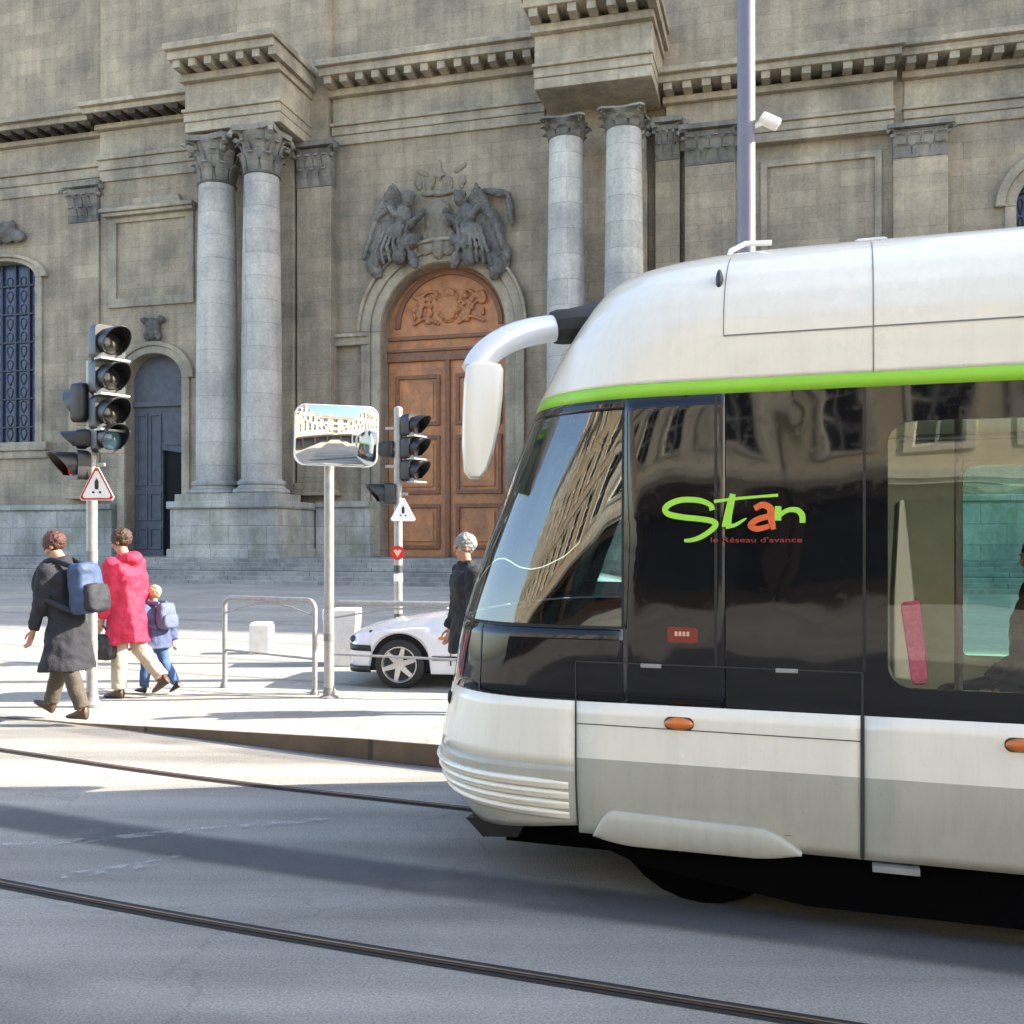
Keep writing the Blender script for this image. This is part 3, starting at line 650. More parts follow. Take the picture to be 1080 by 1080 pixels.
# giant columns in pairs
def column(px, w, P, ytop_cap, ybot_cap, ybase=520):
    s = FS(px, P); d = FD(px, P); r = w/2*d/FPX; zc1 = FZ(px, ytop_cap, P); zc0 = FZ(px, ybot_cap, P); zb = FZ(240, ybase, 3.0)
    prof = []; H = zc0 - zb
    for i in range(25):
        t = i/24; q = 1.0 if t < .3 else 1 - .13*((t-.3)/.7)**1.6
        prof.append((r*q, t*H))
    mb = MB(); mb.lathe(prof, (s, -P, zb), 40)
    o = mb.build('column', 'column_stone', CA, smooth=True, angle=60)
    mb = MB(); mb.lathe([(r*1.36, 0), (r*1.42, .08), (r*1.38, .2), (r*1.22, .24), (r*1.12, .34), (r*1.2, .4), (r*1.22, .48), (r*1.1, .56), (r*1.0, .62)], (s, -P, zb-.05), 36)
    mb.box(s-r*1.42, s+r*1.42, -P-r*1.42, -P+r*1.42, zb-.35, zb-.05)
    mb.build('column_base', 'base_stone', o, smooth=True, angle=30)
    capital(o, (s, -P, zc0), r*.88, zc1-zc0); return s, r, zb
PC = 2.3
cA = column(229, 43, PC, 150, 197); cB = column(276, 42, PC+.25, 139, 187)
cC = column(597, 41, PC, 130, 148); cD = column(658, 42, PC+.25, 120, 138)
ZPED = cA[2] - .35
for (l, r_) in ((cA, cB), (cC, cD)):
    s0, s1 = l[0]-1.35, r_[0]+1.3
    mb = MB(); mb.box(s0, s1, -PC-1.35, .0, ZT-.02, ZPED-.3); mb.box(s0-.1, s1+.1, -PC-1.48, .0, ZPED-.3, ZPED)
    mb.box(s0-.1, s1+.1, -PC-1.46, .0, ZT-.02, ZT+.35)
    mb.build('pedestal', 'base_stone', CA, bevel=.04)
    mb = MB(); mb.box(l[0]-.5, r_[0]+.5, -.75, 0, ZPED, FZ(276, 150, .7)); mb.build('pier', 'wall_stone', CA, bevel=.03)
# plinth along the wall
for (a, b, P) in ((SL, AV0, .35), (AV0, E0-.55, .65), (E1+.55, cA[0]-1.4, .65), (cB[0]+1.4, D0-.3, .5), (D1+.3, cC[0]-1.4, .5), (cD[0]+1.4, SR, .5)):
    if b > a: mb = MB(); mb.box(a, b, -P, .02, ZT-.02, ZT+2.1); mb.box(a, b, -P-.1, .02, ZT+2.1, ZT+2.35); mb.build('plinth', 'base_stone', CA, bevel=.04)
# entablatures (stepped mouldings); higher over the centre, lower on the wings
def entab(s0, s1, P, z0, h1, h2, h3, name='entablature', dent=False):
    mb = MB()
    mb.box(s0, s1, -P, .02, z0, z0+h1*.45); mb.box(s0-.02, s1+.02, -P-.07, .02, z0+h1*.45, z0+h1*.85); mb.box(s0-.06, s1+.06, -P-.18, .02, z0+h1*.85, z0+h1)
    mb.box(s0, s1, -P+.02, .02, z0+h1, z0+h1+h2)
    z = z0+h1+h2
    mb.box(s0-.1, s1+.1, -P-.25, .02, z, z+h3*.25); mb.box(s0-.2, s1+.2, -P-.95, .02, z+h3*.5, z+h3*.78); mb.box(s0-.3, s1+.3, -P-1.15, .02, z+h3*.78, z+h3)
    o = mb.build(name, 'trim_stone', CA, bevel=.03)
    mb = MB(); s = s0
    while s < s1: mb.box(s, s+.32, -P-.85, .0, z+h3*.25, z+h3*.5); s += .72
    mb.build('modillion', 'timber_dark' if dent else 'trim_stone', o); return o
zC = FZ(345, 155, .1)
entab(FS(352), FS(575), .12, zC, .9, 1.1, 1.2)
for (l, r_) in ((cA, cB), (cC, cD)): entab(l[0]-1.05, r_[0]+1.1, PC+.75, FZ(276, 139, PC), .9, 1.1, 1.2)
zW = FZ(0, 211, .05)
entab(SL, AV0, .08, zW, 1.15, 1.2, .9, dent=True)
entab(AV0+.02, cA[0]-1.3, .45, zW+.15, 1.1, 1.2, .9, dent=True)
entab(cD[0]+1.3, FS(941), .45, FZ(795, 155, .1), .8, 1.0, 1.0); entab(FS(941)+.4, SR, .1, FZ(941, 138, .1), .8, 1.0, 1.0)
# raised wall panel at right
s0, s1 = FS(802), FS(930); z0, z1 = FZ(865, 330), FZ(865, 165)
mb = MB(); mb.prism([(s0, z0), (s1, z0), (s1, z1), (s0, z1)], -.12, .02, [[(s0+.25, z0+.25), (s1-.25, z0+.25), (s1-.25, z1-.25), (s0+.25, z1-.25)]]); mb.build('wall_panel', 'trim_stone', CA, bevel=.03)
# carved coat of arms over the main door
def rel(px, py, P=.22): s, z = F2(px, py, .2); return (s, -P, z)
K = 41.8/FPX
def blob(mb, px, py, rx, ry, rot=0, P=.22, dep=.3):
    mb.ell(rel(px, py, P), (rx*K, dep, ry*K), Matrix.Rotation(radians(rot), 3, 'Y'), 12, 8)
mb = MB()
def angel(px, k):
    """kneeling winged figure, k = -1 faces right from the left side, +1 the mirror image"""
    q = lambda dx: px + k*dx
    blob(mb, q(0), 214, 6.5, 7.5, 0, .62, .32); blob(mb, q(-1), 208, 7.5, 4, 0, .55, .28)
    blob(mb, q(5), 231, 10, 14, k*10, .5, .36); blob(mb, q(11), 249, 14, 12, 0, .55, .4); blob(mb, q(1), 259, 14, 8, k*25, .6, .38)
    blob(mb, q(-8), 236, 4, 13, k*-48, .66, .22); blob(mb, q(-15), 227, 4, 4, 0, .66, .22); blob(mb, q(14), 228, 4, 12, k*40, .6, .24)
    blob(mb, q(9), 272, 9, 10, k*-20, .5, .34); blob(mb, q(-5), 276, 5, 10, k*15, .55, .28); blob(mb, q(22), 270, 13, 6, k*35, .45, .34); blob(mb, q(36), 284, 8, 12, k*20, .38, .3); blob(mb, q(30), 274, 9, 7, 0, .4, .3)
    blob(mb, q(26), 240, 17, 27, k*-22, .28, .22); blob(mb, q(36), 258, 10, 20, k*-10, .26, .2)
    for i in range(9):                            # wing feathers
        a = i/8; x0, y0 = q(7 + 7*a), 208 + 5*a; x1, y1 = q(24 + 24*a), 208 + 62*a - 14*a*(1-a)
        mb.tube([rel(x0, y0+6, .3), rel(lerp(x0, x1, .55), lerp(y0, y1, .45) - 8, .55), rel(x1, y1+4, .42)], [.14, .18, .10], 6, round_end=True)
    for i in range(6):                            # drapery folds
        mb.tube([rel(q(-2 + 5*i), 240 + 2*i, .84), rel(q(1 + 6*i), 256 + 3*i, .92), rel(q(-3 + 7*i), 272 + 2*i, .7)], .075, 6, round_end=True)
angel(434, -1); angel(489, 1)
for args in [(392,279,6,9,0,.25,.22),(534,272,6,14,0,.25,.22),(524,204,17,4,12,.3,.2),(539,222,4,18,-6,.3,.2),(520,282,10,5,28,.3,.22)]: blob(mb, *args)
mb.remesh('carved_figures', 'soot_stone', CA, voxel=.03, smooth=1, disp=.05, dscale=5)
stone('scar_stone', (.33, .29, .225), (.28, .25, .20), (.2, .19, .17), bw=3, bh=2, dirt=.4)
mb = MB()
for args in [(462,230,16,20,0,.15,.25),(462,248,20,10,0,.12,.2),(448,262,12,7,0,.12,.2),(474,262,12,7,0,.12,.2),(462,262,7,12,0,.2,.2),(462,202,21,4,0,.08,.10),(452,192,6,8,20,.05,.08),(471,192,6,8,-20,.05,.08),(462,178,3,12,0,.05,.07),(462,183,8,3,0,.05,.07),(444,181,8,3,30,.03,.06),(484,175,9,3,-30,.03,.06),(440,192,4,8,-10,.03,.06),(486,190,4,8,10,.03,.06)]:
    blob(mb, *args)
mb.remesh('carved_shield', 'scar_stone', CA, voxel=.035, smooth=1, disp=.04, dscale=5)
# steps
mb = MB(); n = 6
for i in range(n):
    z1 = ZT - i*ZT/n; y = -PC - 1.6 - .36*i
    mb.box(SL-.3*i, SR+.3*i, y-.36, 1.0 if i == 0 else y+.02, -.25, z1)
mb.build('steps', 'step_stone', CA, bevel=.025)

# ================================================================== HOUSES OPPOSITE (behind the camera, seen in the glass and the mirror)
def house(x0, w, h, plaster, nwin, label, floors=4, gf=3.3, shop='shop_brown', back=0.0, at=None, rz=-TH, gname='houses across the street from the cathedral'):
    """front faces the street (+WV); local x runs along the street"""
    base = Vector((0, -19.0 - back)); c = Vector((x0*U.x + base.x, x0*U.y + base.y))
    if at: c = Vector(at)
    H = thing('town_house', label, 'house', (c.x, c.y, 0), rz, gname)
    fh = (h - gf)/(floors-1); holes = []; wins = []
    for f in range(floors-1):
        for i in range(nwin):
            cx = (i+.5)*w/nwin; z0 = gf + f*fh + .75; ww = 1.15
            wins.append((cx, z0, ww, fh*.6)); holes.append([(cx-ww/2, z0), (cx+ww/2, z0), (cx+ww/2, z0+fh*.6), (cx-ww/2, z0+fh*.6)])
    mp = lambda x, y, z: (x, -y, z)
    mb = MB(); mb.prism([(0, gf), (w, gf), (w, h), (0, h)], 0, .35, holes, map=mp); mb.box(0, w, -9, -.36, 0, h)
    mb.build('wall', plaster, H)
    for (cx, z0, ww, hh) in wins:
        mb = MB(); mb.box(cx-ww/2-.02, cx+ww/2+.02, -.33, -.28, z0-.02, z0+hh+.02); win = mb.build('window', 'house_glass', H)
        mb = MB()
        for a, b in ((cx-ww/2, cx-ww/2+.07), (cx+ww/2-.07, cx+ww/2), (cx-.04, cx+.04)): mb.box(a, b, -.27, -.18, z0, z0+hh)
        for z in (z0+.04, z0+hh*.35, z0+hh*.68, z0+hh-.04): mb.box(cx-ww/2, cx+ww/2, -.265, -.19, z-.03, z+.03)
        mb.build('window_frame', 'white_enamel', win)
        mb = MB(); mb.prism([(cx-ww/2-.2, z0-.14), (cx+ww/2+.2, z0-.14), (cx+ww/2+.2, z0+hh+.22), (cx-ww/2-.2, z0+hh+.22)], 0, -.06, [[(cx-ww/2, z0), (cx+ww/2, z0), (cx+ww/2, z0+hh), (cx-ww/2, z0+hh)]], map=lambda x, y, z: (x, .003-y, z))
        mb.build('window_surround', 'ashlar_trim', win)
    mb = MB(); mb.box(-.03, w+.03, -.2, .22, gf-.18, gf+.1); mb.box(-.04, w+.04, -.2, .14, gf-.34, gf-.18); mb.box(0, w, -.2, .12, gf+fh-.1, gf+fh+.08)
    mb.box(-.05, w+.05, -.2, .45, h-.25, h); mb.box(-.03, w+.03, -.2, .28, h-.45, h-.25)
    mb.build('string_course', 'ashlar_trim', H)
    mb = MB(); k = max(2, nwin//2)
    for i in range(k):
        a, b = i*w/k+.35, (i+1)*w/k-.35
        mb.box(a, b, -.3, -.24, .5, gf-.75)
    sh = mb.build('shop_window', 'house_glass', H)
    mb = MB(); mb.box(0, w, -.35, -.3, 0, gf-.34); mb.box(0, w, -.3, -.1, 0, .5); mb.box(0, w, -.3, .05, gf-.72, gf-.34)
    for i in range(k+1): mb.box(max(0, i*w/k-.35), min(w, i*w/k+.35), -.3, 0, .5, gf-.72)
    mb.build('shop_front', shop, H)
    mb = MB(); mb.add([(-.1,.35,h),(w+.1,.35,h),(w+.1,-9.2,h),(-.1,-9.2,h),(-.1,-4.4,h+3.2),(w+.1,-4.4,h+3.2)], [(0,1,5,4),(2,3,4,5),(0,4,3),(1,2,5)])
    rf = mb.build('roof', 'roof_tile', H); mb = MB(); mb.box(w*.2, w*.2+.9, -4.2, -3.4, h+1.5, h+4.4); mb.build('chimney', 'plaster_ochre', rf)
    return H
house(-7.5, 12.0, 13.5, 'plaster_cream', 5, 'cream town house with brown shop front, reflected in the black side of the tram')
house(4.6, 10.0, 15.0, 'plaster_pale', 4, 'pale town house with grey shop front facing the right part of the tram', shop='shutter_grey')
house(-19.0, 11.4, 15.5, 'plaster_pale', 5, 'pale stone town house left of the cream shop house')
house(-31.5, 12.4, 12.5, 'plaster_ochre', 5, 'ochre town house further down the street on the left')
house(-46.0, 14.4, 14.0, 'plaster_cream', 6, 'cream town house at the far left end of the street')
house(14.8, 14.0, 14.0, 'plaster_cream', 6, 'cream town house at the far right end of the street')

# tall house on the corner to the right (its end wall shades the tram); unseen building beside the cathedral, added and sized to shade the square
_o = Vector((-.3825, 6.0208)) + U*41.5 + WV*2.45
house(0, 11.0, 22.5, 'plaster_ochre', 4, 'tall ochre corner house to the right of the tram, end wall towards the square', floors=6, at=(_o.x, _o.y), rz=pi-TH, gname='houses right of the square')
_e = Vector((cos(CT), -sin(CT))); _o = Vector((0, Y0)) + _e*92
house(0, 64.0, 45.0, 'ashlar_trim', 16, 'long pale stone building, unseen, added right of the cathedral to shade the square', floors=7, gf=5, at=(_o.x, _o.y), rz=pi-CT, gname='houses right of the square')

# ================================================================== TRAM
TO = Vector((-.3825, 6.0208, 0))
TR = thing('tram', 'cream and black articulated tram with a green roof stripe coming in from the right', 'tram', TO, -TH)
TXE = 11.0                                     # rear end of this section
TZ  = [0.2, 0.3, 0.36, 0.45, 0.55, 0.62, 0.69, 0.8, 0.94, 1.1, 1.25, 1.4, 1.6, 1.8, 2.0, 2.15, 2.27, 2.33, 2.42, 2.52, 2.6, 2.7, 2.8, 2.88, 2.94, 2.98, 3.01, 3.035, 3.055, 3.07, 3.08]
TXF = [0.4, 0.333, 0.28, 0.223, 0.19, 0.19, 0.202, 0.227, 0.257, 0.285, 0.317, 0.364, 0.433, 0.51, 0.588, 0.648, 0.697, 0.721, 0.767, 0.822, 0.868, 0.927, 0.986, 1.035, 1.09, 1.16, 1.25, 1.4, 1.6, 1.85, 2.15]
THW = [1.15, 1.193, 1.209, 1.228, 1.243, 1.248, 1.25, 1.25, 1.25, 1.25, 1.25, 1.25, 1.25, 1.25, 1.25, 1.25, 1.25, 1.25, 1.25, 1.25, 1.244, 1.215, 1.15, 1.059, 0.954, 0.858, 0.762, 0.65, 0.52, 0.36, 0.02]
TN, TLA = 3.0, 1.0
def lev(z): return interp(z, TZ, TXF), interp(z, TZ, THW)
def sig(X, z):
    """coordinate along the outline: below 0 straight near side, 0..2 the rounded nose, above 2 far side"""
    xf, hw = lev(z)
    if X >= xf + TLA: return -(X - xf - TLA)
    q = 1 - max(X - xf, 0)/TLA
    return math.asin(min(1, q**(TN/2)))*2/pi
def tpt(s, z, off=0.0):
    far = s > 1
    if far: s = 2 - s
    xf, hw = lev(z)
    if s <= 0: X, Y, nx, ny = xf + TLA - s, -hw, 0, -1
    else:
        a = s*pi/2; sn, cs = sin(a)**(2/TN), cos(a)**(2/TN)
        X, Y = xf + TLA*(1 - sn), -hw*cs
        nx, ny = -(max(sn, 1e-4)**(TN-1))/TLA, -(max(cs, 1e-4)**(TN-1))/hw
        l = sqrt(nx*nx + ny*ny); nx /= l; ny /= l
    if far: Y, ny = -Y, -ny
    return Vector((X + nx*off, Y + ny*off, z))
def patch(mb, cl, cr, zlo, zhi, ns=24, nz=6, off=0.0, thick=0.0):
    """piece of body surface between two outline positions; c: ('X',x) near side, ('F',x) far side, ('S',s)"""
    def cs(c, z): return c[1] if c[0] == 'S' else (sig(c[1], z) if c[0] == 'X' else 2 - sig(c[1], z))
    zl = zlo if callable(zlo) else (lambda t: zlo); zh = zhi if callable(zhi) else (lambda t: zhi)
    G = []
    for k in range(nz + 1):
        row = []
        for i in range(ns + 1):
            t = i/ns; z = lerp(zl(t), zh(t), k/nz); row.append(tpt(lerp(cs(cl, z), cs(cr, z), t), z, off(t, k/nz) if callable(off) else off))
        G.append(row)
    n = ns + 1
    mb.add([p for r in G for p in r], [(k*n+i+1, k*n+i, (k+1)*n+i, (k+1)*n+i+1) for k in range(nz) for i in range(ns)])
    return mb
def tram_part(name, mats, patches, parent=TR, solid=.0, smooth=True, angle=40):
    mb = MB()
    for p in patches:
        mb.mi = p.get('mi', 0); patch(mb, p['a'], p['b'], p['z0'], p['z1'], p.get('ns', 24), p.get('nz', 6), p.get('off', 0.0))
    o = mb.build(name, mats, parent, smooth, angle=angle)
    bm = bmesh.new(); bm.from_mesh(o.data); bmesh.ops.remove_doubles(bm, verts=bm.verts, dist=.0004); bm.to_mesh(o.data); bm.free()
    if smooth: o.data.set_sharp_from_angle(angle=radians(angle))
    if solid:
        s = o.modifiers.new("thick", 'SOLIDIFY'); s.thickness = solid; s.offset = -1
    return o
XE = TXE
def span(z0, z1, ns=90, nz=6, **k):            # all the way round: near side, nose, far side
    return [dict(a=('X', XE), b=('X', 3.3), z0=z0, z1=z1, ns=6, nz=nz, **k), dict(a=('X', 3.3), b=('F', 3.3), z0=z0, z1=z1, ns=ns, nz=nz, **k), dict(a=('F', 3.3), b=('F', XE), z0=z0, z1=z1, ns=6, nz=nz, **k)]
nose_bottom = lambda t: .25 + .12*abs(2*t-1)**2.5
# lower body
tram_part('front_bumper', 'grey_paint', [dict(a=('X', 1.12), b=('F', 1.12), z0=nose_bottom, z1=.64, ns=60, nz=10)], solid=.02)
tram_part('nose_panel', 'cream_paint', [dict(a=('X', 1.12), b=('F', 1.12), z0=.64, z1=.935, ns=60, nz=6)], solid=.02)
side_bot = lambda t: .335 + .035*max(0, 1 - abs(t)*9)
for a in ('X', 'F'):
    for x0, x1 in ((1.124, 2.325), (2.331, 5.6), (5.606, 8.3), (8.306, XE)):
        c0, c1 = ((a, x1), (a, x0)) if a == 'X' else ((a, x0), (a, x1))
        tram_part('lower_side_panel', ['grey_paint', 'cream_paint'], [dict(a=c0, b=c1, z0=.335, z1=.683, ns=20, nz=8), dict(a=c0, b=c1, z0=.683, z1=.935, ns=20, nz=4, mi=1)], solid=.02)
# slats in the bumper
for i in range(4):
    z = .565 - i*.047
    fade = lambda t: max(0, min(1, min(t, 1-t)*30))
    sl_ = tram_part('bumper_slat', 'cream_paint', [dict(a=('X', 1.085), b=('F', 1.085), z0=z-.030, z1=z, ns=60, nz=4, off=lambda t, q: .003 + .020*(.25 + .75*q)*max(0, min(1, min(t, 1-t)*40 + .15)))], solid=.03)
# wheel fairing bulge
mb = MB(); R = []
X0, X1 = 1.20, 2.09
for i in range(41):
    t = i/40; X = lerp(X0, X1, t); e = sin(min(1, min(t/.10, (1-t)/.20))*pi/2); g = sin(min(1, min(t/.22, (1-t)/.25))*pi/2)
    zt = lerp(.345, .462 - .03*t, e); zb = .336 - .028*g; h = zt - zb
    R.append([(X, -1.19, zb), (X, -1.244, zb + .001), (X, -1.250 - .008*e, zb + min(.02, h*.2)), (X, -1.250 - .014*e, zb + h*.5), (X, -1.250 - .012*e, zb + h*.75), (X, -1.250 - .006*e, zb + h*.92), (X, -1.249, zt), (X, -1.19, zt)])
mb.rings(R); mb.build('wheel_fairing', 'fairing_paint', TR, True, angle=50)
# black band below the windscreen and along the sides
tram_part('front_mask', 'tram_black', [dict(a=('X', 1.335), b=('F', 1.335), z0=.935, z1=1.262, ns=60, nz=6)], solid=.015)
tram_part('windscreen', 'windscreen_glass', [dict(a=('X', 1.335), b=('F', 1.335), z0=1.27, z1=2.225, ns=60, nz=20)])
tram_part('windscreen_header', 'tram_black', [dict(a=('X', 1.335), b=('F', 1.335), z0=2.225, z1=2.275, ns=60, nz=3)], solid=.015)
for a in ('X', 'F'):
    c0, c1 = ((a, 1.775), (a, 1.337)) if a == 'X' else ((a, 1.337), (a, 1.775))
    tram_part('cab_side_panel', 'tram_black', [dict(a=c0, b=c1, z0=.935, z1=2.275, ns=10, nz=22)], solid=.015)
def rrect(x0, x1, z0, z1, r, n=6):
    out = []
    for cx, cz, a0 in ((x1-r, z0+r, -90), (x1-r, z1-r, 0), (x0+r, z1-r, 90), (x0+r, z0+r, 180)):
        for i in range(n+1):
            a = radians(a0 + 90*i/n); out.append((cx + r*cos(a), cz + r*sin(a)))
    return out
WIN = [(2.425, 3.95, 1.055, 2.13), (4.2, 6.2, 1.15, 2.13), (6.5, 8.4, 1.15, 2.13), (8.7, 10.6, 1.15, 2.13)]
FWIN = [(2.94, 4.5, .91, 2.11), (4.8, 6.6, 1.15, 2.13), (6.9, 8.5, 1.15, 2.13), (8.8, 10.6, 1.15, 2.13)]
mb = MB(); mb.prism([(1.779, .935), (XE, .935), (XE, 2.275), (1.779, 2.275)], -1.25, -1.232, [rrect(*w, .09) for w in WIN])
nb = mb.build('side_band', 'tram_black', TR)
mb = MB(); mb.prism([(1.779, .935), (XE, .935), (XE, 2.275), (1.779, 2.275)], 1.232, 1.25, [rrect(*w, .09) for w in FWIN])
fb = mb.build('side_band', 'tram_black', TR)
for w in WIN:
    mb = MB(); mb.prism(rrect(w[0]-.01, w[1]+.01, w[2]-.01, w[3]+.01, .095), -1.2385, -1.2365); mb.build('side_window', 'side_glass', nb)
for w in FWIN:
    mb = MB(); mb.prism(rrect(w[0]-.01, w[1]+.01, w[2]-.01, w[3]+.01, .095), 1.238, 1.240); fw = mb.build('side_window', 'teal_glass' if w[0] < 3 else 'side_glass', fb)
    mb = MB(); mb.prism(rrect(w[0]-.035, w[1]+.035, w[2]-.035, w[3]+.035, .11), 1.18, 1.23, [rrect(w[0], w[1], w[2], w[3], .085)]); mb.build('window_frame', 'white_enamel', fw, bevel=.006)
# green stripe and roof
tram_part('green_stripe', 'green_paint', span(2.275, 2.335, nz=2), solid=.02)
rp = span(2.335, 3.0799, ns=110, nz=44)
tram_part('roof_shell', 'cream_paint', rp, solid=.02, angle=60)
mb = MB(); mb.prism([(-1.22, .34), (1.22, .34), (1.24, .94), (1.24, 2.5), (1.0, 2.86), (.5, 3.07), (-.5, 3.07), (-1.0, 2.86), (-1.24, 2.5), (-1.24, .94)], XE-.03, XE, map=lambda x, y, z: (y, x, z)); mb.build('end_wall', 'rubber', TR)
# panel gaps: thin dark strips lying 2 mm proud
def gap(mb, pts, w=.006, off=.0045):
    """pts: (X or ('F',x), z) on near side"""
    P = []; 
    for X, z in pts:
        s = sig(X, z); P.append((tpt(s, z, off), tpt(s, z, off+.001)))
    for i in range(len(P)-1):
        a, b = P[i][0], P[i+1][0]; d = (b-a).normalized(); nrm = (tpt(sig(pts[i][0], pts[i][1]), pts[i][1], 1) - tpt(sig(pts[i][0], pts[i][1]), pts[i][1], 0)).normalized()
        sd_ = d.cross(nrm).normalized()*w/2
        mb.add([a-sd_, a+sd_, b+sd_, b-sd_], [(0,1,2,3)])
def zr(a, b, n): return [lerp(a, b, i/n) for i in range(n+1)]
mb = MB()
for X, z0, z1, w in ((1.122, .375, .935, .008), (2.328, .34, .935, .016), (1.122, .935, 1.11, .006), (2.328, .935, 1.11, .008)): gap(mb, [(X, z) for z in zr(z0, z1, 6)], w)
gap(mb, [(x, 1.112) for x in zr(1.125, 2.328, 6)], .006); gap(mb, [(x, .836 - .004*(x-1.12)) for x in zr(1.125, 2.325, 6)], .004)
mb.build('panel_gap', 'seam', TR)
mat('seam_pale', (.20, .19, .18), .7); mb = MB()
gap(mb, [(1.77, z) for z in zr(2.52, 3.02, 10)], .004); gap(mb, [(x, 2.52) for x in zr(1.77, XE, 12)], .006); gap(mb, [(2.37, z) for z in zr(2.335, 3.04, 14)], .005)
gap(mb, [(5.6, z) for z in zr(2.335, 3.04, 14)], .006); gap(mb, [(8.3, z) for z in zr(2.335, 3.04, 14)], .006)
mb.build('roof_panel_gap', 'seam_pale', TR)
mb = MB()
for X in (1.738, 2.335): gap(mb, [(X, z) for z in zr(1.115, 2.27, 12)], .012, .003)
gap(mb, [(.62, z) for z in zr(.94, 1.26, 4)], .008, .003)
mb.build('glass_joint', 'black_plastic', TR)
gb = MB(); gap(gb, [(x, 1.266) for x in zr(.36, 1.335, 14)], .012, .003); gb.build('windscreen_seal', 'rubber', TR)
gb = MB(); gap(gb, [(1.335, z) for z in zr(1.26, 2.225, 14)], .012, .004); gb.build('windscreen_seal', 'rubber', TR)
# latches and hinges on the black hatch
for (x, z) in ((1.46, 1.104), (2.03, 1.106)):
    mb = MB(); mb.box(x-.045, x+.045, -1.262, -1.25, z-.008, z+.010); mb.build('hatch_latch', 'galvanised', TR, bevel=.003)
def NP(px, py):
    """photo pixel on the near side plane -> (X, z)"""
    p = (px-540)/FPX; d = 4.577/(1 + .3346*p); return 1.12 + (p*d - .283)/.948, EYE + (HZ-py)/FPX*d
for px in (716, 1078):
    X, z = NP(px, 763 if px < 900 else 786)
    mb = MB(); R = []
    for q, o in ((1.0, 0), (1.0, .010), (.8, .022), (.3, .027)):
        R.append([(X + .062*q*cos(a)*(1 if abs(cos(a)) > .5 else 1), -1.248-o, z + .026*q*sin(a)) for a in [2*pi*i/20 for i in range(20)]])
    mb.rings(R); L_ = mb.build('side_indicator', 'amber', TR, True, angle=50)
    mb = MB(); mb.prism(rrect(X-.064, X+.064, z-.028, z+.028, .027), -1.2535, -1.249); mb.build('lamp_base', 'dark_metal', L_)
# lettering
XL, ZL = NP(690, 510)
def LP(cx, cy): return NP(690 + cx*.1759, 510 + cy*.1759)
def stroke(mb, pts, ws, y=-1.2535):
    S = spline([(a, b, 0) for a, b in pts], 6); n = len(S); T, B = [], []
    for i, p in enumerate(S):
        d = (S[min(i+1, n-1)] - S[max(i-1, 0)]).normalized(); nn = Vector((-d.y, d.x, 0)); w = interp(i/(n-1), [k/(len(ws)-1) for k in range(len(ws))], ws)/2
        a, b = p + nn*w, p - nn*w; T.append(LP(a.x, a.y)); B.append(LP(b.x, b.y))
    v = [(x, y, z) for x, z in T] + [(x, y, z) for x, z in B]
    mb.add(v, [(i, i+1, n+i+1, n+i) for i in range(n-1)])
mb = MB()
stroke(mb, [(348,160),(335,128),(270,102),(170,98),(95,122),(65,155),(90,185),(180,203),(280,213),(348,226),(368,248),(335,285),(280,320),(230,338),(180,343)], [34,30,34,34,36,34,36,34,34,36,32,30,26,20])
stroke(mb, [(472,62),(458,120),(442,195),(432,262)], [34,44,48,56]); stroke(mb, [(428,258),(480,250),(520,228),(552,208)], [30,22,18,8], -1.2538)
stroke(mb, [(358,108),(480,92),(610,80),(742,70)], [20,18,16,18], -1.2538)
stroke(mb, [(742,136),(742,180),(742,222)], [38,42,38]); stroke(mb, [(750,190),(800,160),(855,160),(885,190),(888,236)], [26,28,34,38,34], -1.2538)
mb.build('green_lettering', 'green_print', TR)
mb = MB()
stroke(mb, [(600,150),(650,128),(695,150),(700,205),(715,275)], [34,38,44,44,30]); stroke(mb, [(690,195),(620,215),(578,250),(615,272),(690,255)], [34,36,38,34,30], -1.2538)
mb.build('orange_letter', 'orange_print', TR)
x0, z0 = LP(335, 352); x1, z1 = LP(1000, 352)
Mt = Matrix.Translation((x0, -1.2535, z0)) @ Matrix.Rotation(radians(90), 4, 'X')
text_mesh('red_caption', "le R\u00e9seau d'avance", .031, 'red_print', TR, Mt, .0006, sx=(x1-x0)/(.031*9.0))
x0, z0 = NP(704, 677); x1, z1 = NP(736, 662)
mb = MB(); mb.prism(rrect(x0, x1, z0, z1, .008), -1.254, -1.249); pl = mb.build('number_plate', 'red_plate', TR)
mb = MB(); random.seed(5)
for i in range(4): mb.box(lerp(x0, x1, .24+i*.13), lerp(x0, x1, .33+i*.13), -1.2555, -1.254, lerp(z0, z1, .42), lerp(z0, z1, .72))
mb.build('plate_marking', 'pale_print', pl)
# small fittings
X, z = NP(756, 291); mb = MB(); s_ = sig(X, z); p = tpt(s_, z, .0); mb.ell(p, (.016, .03, .05)); mb.build('roof_marker_lamp', 'black_plastic', TR, True)
mb = MB(); mb.tube([(1.72, -.72, 2.95), (1.74, -.68, 3.04), (1.80, -.62, 3.085), (1.92, -.58, 3.09)], .014, 8); mb.build('grab_rail', 'white_enamel', TR, True)
for X, w, h in ((2.03, .12, .03), (2.16, .10, .025), (2.30, .16, .06), (2.72, .12, .03), (4.1, .16, .05)):
    mb = MB(); mb.box(X, X+w, -.34, -.04, 3.04, 3.085+h); mb.build('roof_fitting', 'concrete_white', TR, bevel=.02)
mb = MB(); mb.box(1.45, 1.58, -.2, .05, 2.94, 3.065); mb.build('roof_fitting', 'black_plastic', TR, bevel=.03)
mb = MB(); mb.box(5.2, 9.2, -.6, .6, 3.05, 3.3); mb.build('roof_box', 'cream_paint', TR, bevel=.08)
X, z = NP(478, 742); s_ = sig(.33, .86)
